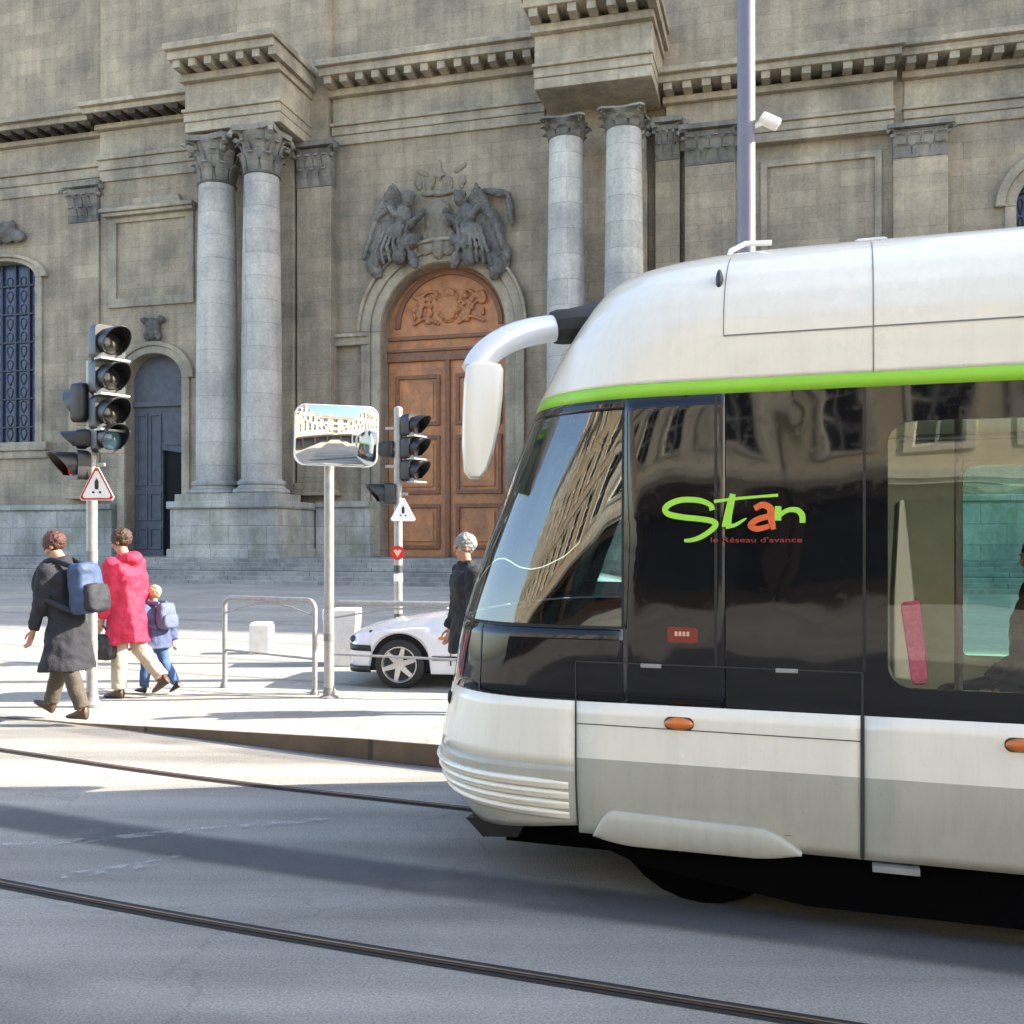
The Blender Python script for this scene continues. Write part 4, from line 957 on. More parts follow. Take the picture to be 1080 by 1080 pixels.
mb = MB(); p = tpt(.60, .86, .004); mb.ell(p, (.012, .02, .035)); mb.build('parking_sensor', 'black_plastic', TR, True)
# chin spoiler; underframe kept low and black to fill the tram's shade, wheels blackened too
mb = MB(); mb.prism([(.47, .27), (.80, .31), (.74, .20), (.56, .185)], -.92, .92); mb.build('chin_spoiler', 'black_plastic', TR)
mb = MB(); mb.prism([(1.0, .34), (1.4, .20), (2.1, .10), (XE-.1, .10), (XE-.1, .36), (1.0, .36)], -1.15, 1.15); mb.box(.66, 1.32, -.86, .86, .16, .33); mb.build('underframe', 'underbody_shade', TR)
for x in (1.65, 7.0):
    for y in (-1.02, .76):
        mb = MB(); R = [[(x + r*cos(2*pi*i/28), y+dy, .44 + r*sin(2*pi*i/28)) for i in range(28)] for r, dy in ((.36, 0), (.43, .02), (.44, .06), (.44, .2), (.43, .24), (.36, .26))]
        mb.rings(R); wh = mb.build('wheel', 'underbody_shade', TR, True)
        mb = MB(); R = [[(x + r*cos(2*pi*i/20), y-.004+dy, .44 + r*sin(2*pi*i/20)) for i in range(20)] for r, dy in ((.26, 0), (.2, .02), (.08, -.02))]; mb.rings(R); mb.build('rim', 'steel', wh, True)
X, z = NP(945, 917); mb = MB(); mb.box(X-.09, X+.09, -1.24, -1.10, .30, .325); mb.build('jacking_step', 'galvanised', TR)
# interior
mb = MB(); mb.box(1.4, XE-.05, -1.2, 1.2, .365, .40); mb.build('floor', 'interior_floor', TR)
mb = MB(); mb.box(1.78, XE-.05, -1.2, 1.2, 2.30, 2.33); mb.build('ceiling', 'interior_pale', TR)
mb = MB(); mb.prism([(1.8, .42), (XE-.1, .42), (XE-.1, 2.29), (1.8, 2.29)], 1.20, 1.225, [rrect(w[0]-.02, w[1]+.02, w[2]-.02, w[3]+.02, .09) for w in FWIN]); mb.build('wall_lining', 'interior_pale', TR)
mb = MB(); mb.box(2.36, 2.40, -.25, 1.19, .41, 2.29); mb.build('cab_partition', 'interior_pale', TR)
mb = MB(); mb.box(2.02, 2.05, -1.22, .9, .41, 2.29); mb.build('cab_wall', 'interior_dark', TR)
mb = MB(); mb.prism([(.62, .6), (1.25, .6), (1.25, 1.12), (.95, 1.22), (.66, 1.18)], -1.0, 1.0); mb.build('dashboard', 'black_plastic', TR, bevel=.03)
mb = MB(); mb.box(1.55, 2.0, -.3, .25, .4, .85); mb.prism([(1.85, .85), (2.0, .85), (2.04, 1.6), (1.92, 1.62)], -.28, .23); mb.build('driver_seat', 'interior_dark', TR, bevel=.04)
mb = MB(); X0, z0 = NP(943, 640); X1, z1 = NP(965, 640); XT, zt_ = NP(951, 526)
mb.prism([(X0, z0-.3), (X1, z0-.3), (X1, z0+.05), (XT+.012, zt_), (XT-.006, zt_), (X0, z0)], -1.19, -.72); ss = mb.build('seat_shell', 'white_enamel', TR, bevel=.012)
mb = MB(); a = NP(949, 634); b = NP(972, 632); c = NP(981, 724); d = NP(962, 726)
mb.prism([d, c, b, a], -1.20, -.70); mb.build('seat_cushion', 'seat_pink', ss, bevel=.025)
for X in (3.1, 4.4, 5.4, 6.9):
    mb = MB(); mb.box(X, X+.45, .35, 1.15, .8, .9); mb.prism([(X+.42, .85), (X+.52, .85), (X+.6, 1.45), (X+.53, 1.46)], .35, 1.15); mb.build('passenger_seat', 'seat_pink', TR, bevel=.03)
mb = MB(); mb.tube([(2.75, -.6, .4), (2.75, -.6, 2.3)], .018, 8); mb.tube([(2.5, -.62, 2.12), (4.9, -.62, 2.12)], .016, 8); mb.build('grab_pole', 'steel', TR, True)
# mirrors on arms: near (left of the picture) and the far one
TRi = Matrix.Rotation(TH, 4, 'Z') @ Matrix.Translation(-TO)
def TL(px, py, d): return TRi @ PT(px, py, d)
def wing_mirror(far):
    f = (lambda v: Vector((v.x, -v.y, v.z))) if far else (lambda v: v)
    P = [f(TL(*q)) for q in ((586,346,5.12),(560,350,5.06),(538,357,5.0),(519,368,4.95),(507,380,4.92),(501,392,4.90))]
    mb = MB(); mb.tube(spline(P, 6), [.070]*len(spline(P, 6)), 16, flat=1.0); arm = mb.build('mirror_arm', 'silver_paint', TR, True)
    Q = [f(TL(*q)) for q in ((583,346,5.12),(590,345,5.13),(604,344,5.17),(620,343,5.28),(632,341,5.42))]
    mb = MB(); mb.tube(Q, [.082,.09,.092,.105,.12], 10); mb.build('mirror_boot', 'rubber', arm, True, angle=25)
    out = [(492,386),(500,381),(516,381),(528,384),(531,390),(530,420),(527,448),(521,476),(513,497),(505,506),(495,505),(489,498),(487,470),(488,430),(489,404)]
    mb = MB(); R = []
    for q, dd in ((.80, 4.80), (.95, 4.815), (1, 4.84), (1, 4.98), (.96, 5.01), (.85, 5.02)):
        R.append([f(TL(508+(x-508)*q, 443+(y-443)*(q*.3+.7), dd)) for x, y in out])
    mb.rings(R); h = mb.build('mirror_housing', 'cream_paint', arm, True, angle=50)
    a, b = f(TL(531.5, 388, 4.86)), f(TL(531.5, 388, 4.97)); c, d = f(TL(526.5, 455, 4.97)), f(TL(526.5, 455, 4.86))
    mb = MB(); mb.add([a + (Vector((.004,0,0))), b + (Vector((.004,0,0))), c + (Vector((.004,0,0))), d + (Vector((.004,0,0)))], [(0,1,2,3)]); mb.build('mirror_glass', 'mirror_face', h)
    mb = MB(); mb.box(-.008, .008, -.06, .06, -.1, .1)
wing_mirror(False); wing_mirror(True)
# passenger by the window edge is built with the people below

# ================================================================== STREET FURNITURE
def ground_z(x, y):
    """pavement height near the kerb at a point"""
    return .015
def visor_head(parent, name, c, yaw, lens, r=.105, pitch=.30, body='black_plastic', board=True, lensmats=None):
    """signal head: stacked housings, lens and open hood each; yaw = direction the lenses face (radians, 0 = +X)"""
    M = Matrix.Translation(c) @ Matrix.Rotation(yaw, 4, 'Z')
    mb = MB(); hh = pitch*lens
    for i in range(lens):
        z = (lens-1)*pitch/2 - i*pitch; R = []
        for q, x in ((.75, -.14), (.95, -.12), (1, -.08), (1, .02)):
            R.append([M @ Vector((x, a*q, z + b*q)) for a, b in rrect(-pitch*.46, pitch*.46, -pitch*.485, pitch*.485, .05, 4)])
        mb.rings(R)
    hd = mb.build(name, body, parent, True, angle=40)
    if board:
        for i in range(lens):                   # pale ledge between the hoods
            z = (lens-1)*pitch/2 - i*pitch - pitch*.5; mb = MB()
            mb.boxm(M @ Matrix.Translation((.05, 0, z)), .13, pitch*.90, .022); mb.build('ledge', 'galvanised', hd, bevel=.004)
    for i in range(lens):
        z = (lens-1)*pitch/2 - i*pitch
        mb = MB(); R = []
        for q, x in ((1, .022), (.97, .03), (.6, .045), (.1, .052)):
            R.append([M @ Vector((x, r*q*cos(2*pi*k/24), z + r*q*sin(2*pi*k/24))) for k in range(24)])
        mb.rings(R); ln = mb.build('lens', (lensmats[i] if lensmats else 'lens_dark'), hd, True, angle=60)
        mb = MB(); N = 22; I, O_ = [], []
        for k in range(N+1):                    # hood: tube open underneath, longer at the top
            a = radians(-50 + 280*k/N); reach = .06 + .17*max(0, (sin(a)+.55)/1.55)
            for lst, rr in ((O_, r*1.22), (I, r*1.14)): lst.append((M @ Vector((.02, rr*cos(a), z + rr*sin(a))), M @ Vector((.02+reach, rr*cos(a)*.97, z + rr*sin(a)*.97))))
        v = [p for k in range(N+1) for p in (O_[k][0], O_[k][1], I[k][1], I[k][0])]
        mb.add(v, [f for k in range(N) for f in ((k*4, k*4+4, k*4+5, k*4+1), (k*4+1, k*4+5, k*4+6, k*4+2), (k*4+2, k*4+6, k*4+7, k*4+3))])
        mb.build('hood', 'black_plastic', ln, True, angle=50)
    return hd
def triangle_sign(parent, c, w, yaw, border='sign_red', bw=.1, symbol=True):
    M = Matrix.Translation(c) @ Matrix.Rotation(yaw, 4, 'Z')
    h = w*.92
    def tri(k, dy): 
        cz = h*.36; pts = []
        for (x, z) in ((-w/2, 0), (w/2, 0), (0, h)):
            for a in (-.5, .5):
                dx, dz = x - 0, z - cz; l = sqrt(dx*dx+dz*dz); tx, tz = -dz/l, dx/l
                pts.append((dx*k*.96 + tx*a*.035*k, cz + dz*k*.96 + tz*a*.035*k))
        return pts
    mp = lambda x, y, z: M @ Vector((x, y, z))
    mb = MB(); mb.prism(tri(1.0, 0), -.004, .004, map=mp); sg = mb.build('warning_sign', 'white_enamel', parent)
    mb = MB(); mb.prism(tri(.95, 0), -.007, -.004, [tri(.95-bw, 0)], map=mp); mb.build('sign_border', border, sg)
    if symbol:
        mb = MB(); z0 = h*.20
        mb.prism(rrect(-w*.055, w*.055, z0+h*.10, z0+h*.38, w*.04, 4), -.008, -.004, map=mp)
        mb.prism([(-w*.03, z0+h*.38), (w*.03, z0+h*.38), (0, z0+h*.45)], -.008, -.004, map=mp)
        for x in (-.10, .10): mb.prism(rrect(x*w-w*.03, x*w+w*.03, z0-h*.02, z0+h*.05, w*.02, 3), -.008, -.004, map=mp)
        mb.build('sign_symbol', 'sign_black', sg)
    return sg
def mast(parent, h, r=.052, stickers=()):
    mb = MB(); mb.lathe([(r, 0), (r, h-.02), (r*.6, h), (.005, h+.01)], (0, 0, 0), 20); p = mb.build('pole', 'galvanised', parent, True, angle=40)
    mb = MB(); mb.lathe([(r*1.9, 0), (r*1.9, .03), (r*1.3, .06), (r*1.15, .12), (r*1.02, .15)], (0,0,0), 20); mb.build('pole_base', 'base_grey', parent, True, angle=40)
    for z, m in stickers:
        mb = MB(); mb.lathe([(r+.003, z), (r+.003, z+.10)], (0,0,0), 20, False); mb.build('band', m, parent, True)
    return p
# left signal mast
b = GP(97, 745, .015); d = b.y
S1 = thing('traffic_light', 'tall traffic light with a four lamp head and red bordered triangle sign beside the walkers', 'traffic light', b)
mast(S1, 3.42, stickers=((.55, 'base_grey'), (1.43, 'base_grey')))
def LZ(py, d): return EYE + (HZ-py)/FPX*d - .015
def LX(px, d, b): return (px-540)/FPX*d - b.x
visor_head(S1, 'signal_head', Vector((LX(118, d, b), -.06, (LZ(350, d)+LZ(450, d))/2)), radians(-38), 3, r=.118, pitch=.345)
visor_head(S1, 'tram_signal', Vector((LX(118, d, b), -.06, LZ(463, d))), radians(-42), 1, r=.11, pitch=.30, lensmats=['lens_teal'], board=False)
visor_head(S1, 'rear_signal_head', Vector((LX(88, d, b), .10, LZ(425, d))), radians(150), 1, r=.14, pitch=.40, board=False)
visor_head(S1, 'rear_signal_head', Vector((LX(86, d, b), .04, LZ(463, d))), radians(165), 1, r=.075, pitch=.20, board=False)
mat('lens_red', (.50, .02, .015), .15, var=.2)
visor_head(S1, 'pedestrian_signal', Vector((LX(80, d, b), -.04, LZ(491, d))), radians(226), 1, r=.105, pitch=.30, lensmats=['lens_red'], board=False)
mb = MB()
for py in (375, 405, 447, 463, 490):
    z = LZ(py, d); mb.boxm(Matrix.Translation((.0, 0, z)), .30 if py != 490 else .26, .045, .035)
mb.tube([(.06, -.03, LZ(360, d)), (.06, -.03, LZ(470, d))], .022, 8)
mb.build('bracket', 'galvanised', S1, bevel=.006)
triangle_sign(S1, Vector((LX(106, d, b), -.085, LZ(527, d))), .35, radians(-6), bw=.13)
# second mast near the brown door
b2 = Vector(((420-540)/FPX*13.5, 13.5, .015)); d = 13.5
S2 = thing('traffic_light', 'three lamp traffic light with a small red disc in front of the brown church door', 'traffic light', b2)
mast(S2, LZ(429, d), r=.058, stickers=((LZ(604, d), 'dark_metal'), (LZ(613, d), 'white_enamel'), (LZ(655, d), 'dark_metal')))
visor_head(S2, 'signal_head', Vector((LX(437, d, b2), -.05, LZ(473, d))), radians(-32), 3, r=.105, pitch=.305)
visor_head(S2, 'pedestrian_signal', Vector((LX(405, d, b2), -.03, LZ(521, d))), radians(200), 1, r=.11, pitch=.30, board=False)
visor_head(S2, 'rear_signal_head', Vector((LX(408, d, b2), .08, LZ(474, d))), radians(150), 1, r=.09, pitch=.24, board=False)
mb = MB()
for py in (452, 474, 492, 521): mb.boxm(Matrix.Translation((-.02, -.01, LZ(py, d))), .30, .05, .04)
mb.build('bracket', 'galvanised', S2, bevel=.006)
triangle_sign(S2, Vector((LX(426, d, b2), -.09, LZ(549, d))), .33, radians(4), border='white_enamel', bw=.1)
mb = MB(); R = [[(r*cos(2*pi*i/20), y, LZ(583, d) + r*sin(2*pi*i/20)) for i in range(20)] for r, y in ((.095, -.075), (.095, -.082))]; mb.rings([list(reversed(r)) for r in R]); rd = mb.build('round_plate', 'sign_red', S2)
z = LZ(583, d); mb = MB(); mb.prism([(-.055, z+.03), (0, z-.055), (.055, z+.03), (.02, z+.045), (0, z+.025), (-.02, z+.045)], -.086, -.082); mb.build('plate_mark', 'pale_print', rd)
# convex traffic mirror on a post
b3 = GP(347, 737, .015); d = b3.y
S3 = thing('traffic_mirror', 'rounded rectangular convex mirror on a slim grey post showing the street', 'traffic mirror', b3)
mb = MB(); mb.lathe([(.052, 0), (.052, LZ(486, d))], (0,0,0), 20); mb.build('post', 'galvanised', S3, True, angle=40)
mb = MB(); mb.lathe([(.10, 0), (.10, .02), (.060, .04), (.058, .12)], (0,0,0), 20); mb.build('post_base', 'base_grey', S3, True, angle=40)
mb = MB(); mb.lathe([(.056, LZ(676, d)), (.056, LZ(668, d))], (0,0,0), 20, False); mb.build('band', 'base_grey', S3, True)
mw, mh = 86*d/FPX, 63*d/FPX; mc = Vector((LX(357, d, b3), -.13, LZ(461, d)))
Mm = Matrix.Translation(mc) @ Matrix.Rotation(radians(3), 4, 'Z') @ Matrix.Rotation(radians(2), 4, 'Y') @ Matrix.Rotation(radians(3), 4, 'X')
def rr_at(k, dep): return [Mm @ Vector((x*1.0, -dep, z)) for x, z in rrect(-mw/2*k, mw/2*k, -mh/2*k, mh/2*k, .11*k, 8)]
mb = MB(); RAD = 1.5
def sph(k): return [Mm @ Vector((x*k, -(sqrt(RAD*RAD - (x*x+z*z)*k*k) - sqrt(RAD*RAD - mw*mw/4 - mh*mh/4)*.5 - RAD*.5 + .032), z*k)) for x, z in rrect(-mw/2, mw/2, -mh/2, mh/2, .11, 10)]
mb.rings([sph(k/24*.985) for k in range(24, 0, -1)], cap0=False)
mf = mb.build('mirror_face', 'mirror_face', S3, True, angle=80)
mb = MB(); mb.rings([rr_at(.90, -.06), rr_at(1.0, -.03), rr_at(1.01, .012), rr_at(1.0, .018), rr_at(.984, .018), rr_at(.975, .0)], cap1=False); mb.build('mirror_rim', 'white_enamel', S3, True, angle=50)
mb = MB(); mb.boxm(Matrix.Translation((mc.x*.5, -.05, LZ(470, d))), .12, .14, .16); mb.build('bracket', 'galvanised', S3, bevel=.01)
# pedestrian barriers
def barrier(pa, pb, h, label):
    L_ = (pb - pa).length; ang = atan2(pb.y-pa.y, pb.x-pa.x)
    B = thing('pedestrian_barrier', label, 'barrier', pa, ang, 'grey tube barriers along the kerb')
    r = .028; c = .09
    mb = MB(); P = [(0,0,0), (0,0,h-c)] + [(c - c*cos(a), 0, h - c + c*sin(a)) for a in (.4, .8, 1.2)] + [(c, 0, h), (L_-c, 0, h)] + [(L_ - c + c*sin(a), 0, h - c + c*cos(a)) for a in (.4, .8, 1.2)] + [(L_, 0, h-c), (L_, 0, 0)]
    mb.tube(P, r, 12); mb.build('frame', 'galvanised', B, True, angle=60)
    mb = MB(); mb.tube([(r, 0, .42), (L_-r, 0, .38)], .013, 8); mb.build('rail', 'galvanised', B, True)
    mb = MB(); mb.tube(spline([(r, 0, h-.16), (L_*.3, 0, h-.07), (L_*.5, 0, h-.05), (L_*.7, 0, h-.07), (L_-r, 0, h-.16)], 5), .011, 8); mb.build('curved_rail', 'galvanised', B, True)
    for x in (0, L_):
        mb = MB(); mb.lathe([(.05, 0), (.05, .02), (.034, .06)], (x, 0, 0), 16); mb.build('foot', 'base_grey', B, True)
    return B
barrier(GP(237, 725, .015), GP(332, 733, .015), 1.0, 'grey tube barrier left of the mirror post, complete in view')
barrier(Vector((-1.93, 10.75, .015)), Vector((.02, 10.35, .015)), .97, 'grey tube barrier in front of the white car, right of the mirror post')
# white concrete blocks
p = GP(276, 689, .015); B1 = MB(); w = 22*p.y/FPX; hB = 33*p.y/FPX
B1.rings([[(sx*w/2*k, sy*w/2*k, z) for sx, sy in ((-1,-1),(1,-1),(1,1),(-1,1))] for k, z in ((1.05, 0), (1.0, .06), (.98, hB-.04), (.88, hB))])
o = B1.build('concrete_block', 'concrete_white', bevel=.02, loc=p); tag(o, 'small white concrete block on the square behind the barrier', 'concrete block')
p = Vector(((361-540)/FPX*13.2, 13.2, .015)); w = 36*13.2/FPX; hB = EYE + (HZ-643)/FPX*13.2
PL = thing('planter', 'white flared concrete planter between mirror post and car', 'planter', p)
mb = MB(); k0 = .80
mb.rings([[(sx*w/2*k, sy*w/2*k, z) for sx, sy in ((-1,-1),(1,-1),(1,1),(-1,1))] for k, z in ((k0, 0), (.98, hB-.14), (1.0, hB-.13), (1.0, hB), (.86, hB), (.84, hB-.10))]); mb.build('tub', 'concrete_white', PL, bevel=.015)
mat('soil', (.05, .035, .025), .95, var=.4, bump=.5); mb = MB(); mb.box(-w*.41, w*.41, -w*.41, w*.41, hB-.13, hB-.08); mb.build('soil', 'soil', PL)
# lamp post behind the tram
d = 12.0; b = Vector(((787-540)/FPX*d, d, .015))
LPO = thing('street_lamp', 'tall slim grey lamp post rising behind the tram roof', 'street lamp', b)
mb = MB(); mb.lathe([(.17, 0), (.17, .5), (.125, .6), (.112, 3.0), (.098, 10.5), (.06, 10.6)], (0,0,0), 24); mb.build('post', 'dark_metal', LPO, True, angle=40)
MATS['post_paint'] = mat('post_paint', (.16, .155, .18), .45, var=.08); LPO.children[0].data.materials[0] = MATS['post_paint']
zf = EYE + (HZ-134)/FPX*d
mb = MB(); mb.tube([(.08, -.02, zf-.02), (.2, -.06, zf+.02)], .03, 10); fl = mb.build('floodlight_bracket', 'white_enamel', LPO, True)
Mf = Matrix.Translation((.26, -.08, zf+.02)) @ Matrix.Rotation(radians(24), 4, 'Y')
mb = MB(); mb.boxm(Mf, .24, .2, .10); mb.build('floodlight', 'white_enamel', LPO, bevel=.03)
mb = MB(); mb.tube(spline([(0,0,10.4), (-.1,-.3,10.9), (-.3,-1.0,11.1), (-.45,-1.5,11.0)], 6), .045, 10); mb.build('lamp_arm', 'post_paint', LPO, True)
mb = MB(); mb.ell((-.5, -1.7, 10.97), (.16, .34, .09)); mb.build('lamp_head', 'galvanised', LPO, True)

# ================================================================== WHITE CAR
def make_car():
    y = 11.0; cx = (430-540)/FPX*y                     # front wheel centre
    yaw = radians(-8)
    C = thing('car', 'white hatchback parked behind the barrier, front wheel with five spoke rim in view', 'car', (cx, y + .82, .0), yaw)
    C.scale = (.93, .93, .93)
    # local: +x to the rear, front wheel at x=0, near side y=-0.82
    wb, fo, ro, HWD, WR = 2.48, .66, .70, .82, .30
    ST = [-fo + (wb+fo+ro)*i/96 for i in range(97)]
    top = lambda x: interp(x, [-.66,-.63,-.56,-.45,-.2,.3,.62,.66,1.30,1.6,2.3,2.75,3.05,3.14,3.18], [.46,.60,.69,.735,.79,.865,.90,.91,1.33,1.38,1.36,1.27,.98,.80,.55])
    belt = lambda x: interp(x, [-.66,-.63,-.56,-.45,-.2,.3,.7,1.5,2.6,3.05,3.14,3.18], [.44,.565,.63,.665,.71,.76,.80,.86,.92,.90,.78,.53])
    wid = lambda x: interp(x, [-.66,-.6,-.5,-.3,.2,2.2,2.9,3.1,3.18], [.60,.70,.76,.80,.82,.82,.80,.74,.66])
    def low(x):
        z = interp(x, [-.66, -.55, 3.05, 3.18], [.24, .19, .2, .28])
        for wc in (0, wb):
            if abs(x-wc) < .365: z = max(z, .30 + sqrt(.365**2 - (x-wc)**2))
        return z
    R = []
    for x in ST:
        zl, zb, zt, w = low(x), belt(x), top(x), wid(x); zl = min(zl, zb-.03)
        tw = w - .04 - .34*max(0, min(1, (zt - zb - .06)/.45))*.75
        half = [(w-.05, zl), (w-.01, lerp(zl, zb, .25)), (w, lerp(zl, zb, .6)), (w-.012, lerp(zl, zb, .9)), (w-.05, zb), (lerp(w-.06, tw, .5), lerp(zb, zt, .55)), (tw, lerp(zb, zt, .9)), (tw-.08, zt-.005), (tw*.5, zt+.012), (0, zt+.02)]
        R.append([(x, -a, z) for a, z in half] + [(x, a, z) for a, z in reversed(half[:-1])])
    mb = MB(); mb.rings(R, closed=False, cap0=True, cap1=True); mb.build('body', 'car_white', C, True, angle=35)
    # glass: windscreen and side windows laid on the body
    mb = MB(); mb.add([(.70,-.62,.935),(.70,.62,.935),(1.28,.5,1.325),(1.28,-.5,1.325)], [(0,1,2,3)]); g = mb.build('windscreen', 'house_glass', C)
    for s in (-1, 1):
        for a, b_ in ((1.12, 1.95), (2.02, 2.75)):
            mb = MB(); mb.add([(a-.25 if a < 1.5 else a, s*.79, .93), (b_, s*.79, .96), (b_-.12 if a > 1.5 else b_, s*.60, 1.29), (a+.22 if a < 1.5 else a, s*.60, 1.30)], [(0,1,2,3) if s < 0 else (3,2,1,0)]); mb.build('side_window', 'house_glass', C)
    # arch liners, wheels
    for wc in (0, wb): mb = MB(); mb.box(wc-.38, wc+.38, -.74, .74, .22, .70); mb.build('wheel_arch', 'void', C)
    for wc in (0, wb):
        for s in (-1, 1):
            y0 = s*.80
            mb = MB(); R = [[(wc + r*cos(2*pi*i/36), y0 - s*dy, .30 + r*sin(2*pi*i/36)) for i in range(36)] for r, dy in ((.20, .02), (.215, .0), (.27, .0), (.295, .02), (.30, .05), (.30, .16), (.27, .19))]
            mb.rings(R if s > 0 else [list(reversed(r)) for r in R]); wh = mb.build('wheel', 'rubber', C, True, angle=40)
            mb = MB()
            R = [[(wc + r*cos(2*pi*i/36), y0 - s*dy, .30 + r*sin(2*pi*i/36)) for i in range(36)] for r, dy in ((.214, -.004), (.205, -.006), (.185, .03))]
            mb.rings(R, cap0=False, cap1=False)
            for k in range(6):
                a = 2*pi*k/6 + .3; dvec = Vector((cos(a), 0, sin(a))); t = Vector((-sin(a), 0, cos(a))); c0 = Vector((wc, y0, .30))
                v = [c0 + dvec*.04 + t*.035 + Vector((0, s*.004, 0)), c0 + dvec*.04 - t*.035 + Vector((0, s*.004, 0)), c0 + dvec*.195 - t*.024 - Vector((0, s*.012, 0)), c0 + dvec*.195 + t*.024 - Vector((0, s*.012, 0))]
                mb.add(v + [p - Vector((0, s*.04, 0)) for p in v], [(0,1,2,3),(0,4,5,1),(1,5,6,2),(2,6,7,3),(3,7,4,0)])
            R = [[(wc + r*cos(2*pi*i/20), y0 + s*dy, .30 + r*sin(2*pi*i/20)) for i in range(20)] for r, dy in ((.065, -.02), (.06, .01), (.02, .014))]; mb.rings(R)
            mb.build('rim', 'car_silver', wh, True, angle=40)
            mb = MB(); R = [[(wc + .19*cos(2*pi*i/24), y0 - s*dy, .30 + .19*sin(2*pi*i/24)) for i in range(24)] for dy in (.05, .06)]; mb.rings(R); mb.build('brake_disc', 'groove_dark', wh)
    # bumper strip, lower lip, headlights, plate strip
    def wrap(z0, z1, name, m, off=.012, x1=-.36):
        mb = MB(); P = []
        for x in [x1 + (-.655 - x1)*i/8 for i in range(9)]: P.append((x, -wid(x)-off*.6, -1))
        P += [(-.66-off, -.5+.1*i, 0) for i in range(11)]
        for x in [-.655 + (x1+.655)*i/8 for i in range(9)]: P.append((x, wid(x)+off*.6, 1))
        mb.rings([[(p[0], p[1], z0) for p in P], [(p[0]-.004, p[1], z1) for p in P]][::-1], closed=False, cap0=False, cap1=False)
        o = mb.build(name, m, C, True, angle=50); s = o.modifiers.new("t", 'SOLIDIFY'); s.thickness = .03; s.offset = -1; return o
    wrap(.455, .525, 'bumper_strip', 'black_plastic', .014, -.35); wrap(.20, .275, 'air_dam', 'black_plastic', .004)
    for s in (-1, 1):
        mb = MB(); mb.ell((-.60, s*.56, .585), (.06, .16, .05)); mb.build('headlight', 'house_glass', C, True)
    mb = MB(); mb.tube([(.62, -.86, .93), (.66, -.93, .94)], .05, 8); mb.ell((.64, -.93, .95), (.06, .1, .06)); mb.build('wing_mirror', 'car_white', C, True)
    mb = MB(); mb.box(.62, .632, -.8235, -.80, .30, .80); mb.build('door_gap', 'seam', C)
    mb = MB(); mb.box(1.72, 1.732, -.8235, -.80, .30, .86); mb.build('door_gap', 'seam', C)
    mb = MB(); mb.ell((.52, -.822, .62), (.045, .012, .02)); mb.build('side_repeater', 'amber', C, True)
    mb = MB(); mb.box(-.682, -.672, -.26, .26, .36, .44); mb.build('number_plate', 'white_enamel', C, bevel=.004)
    mb = MB(); mb.box(.40, 2.05, -.835, -.815, .36, .41); mb.build('side_moulding', 'black_plastic', C, bevel=.006)
make_car()

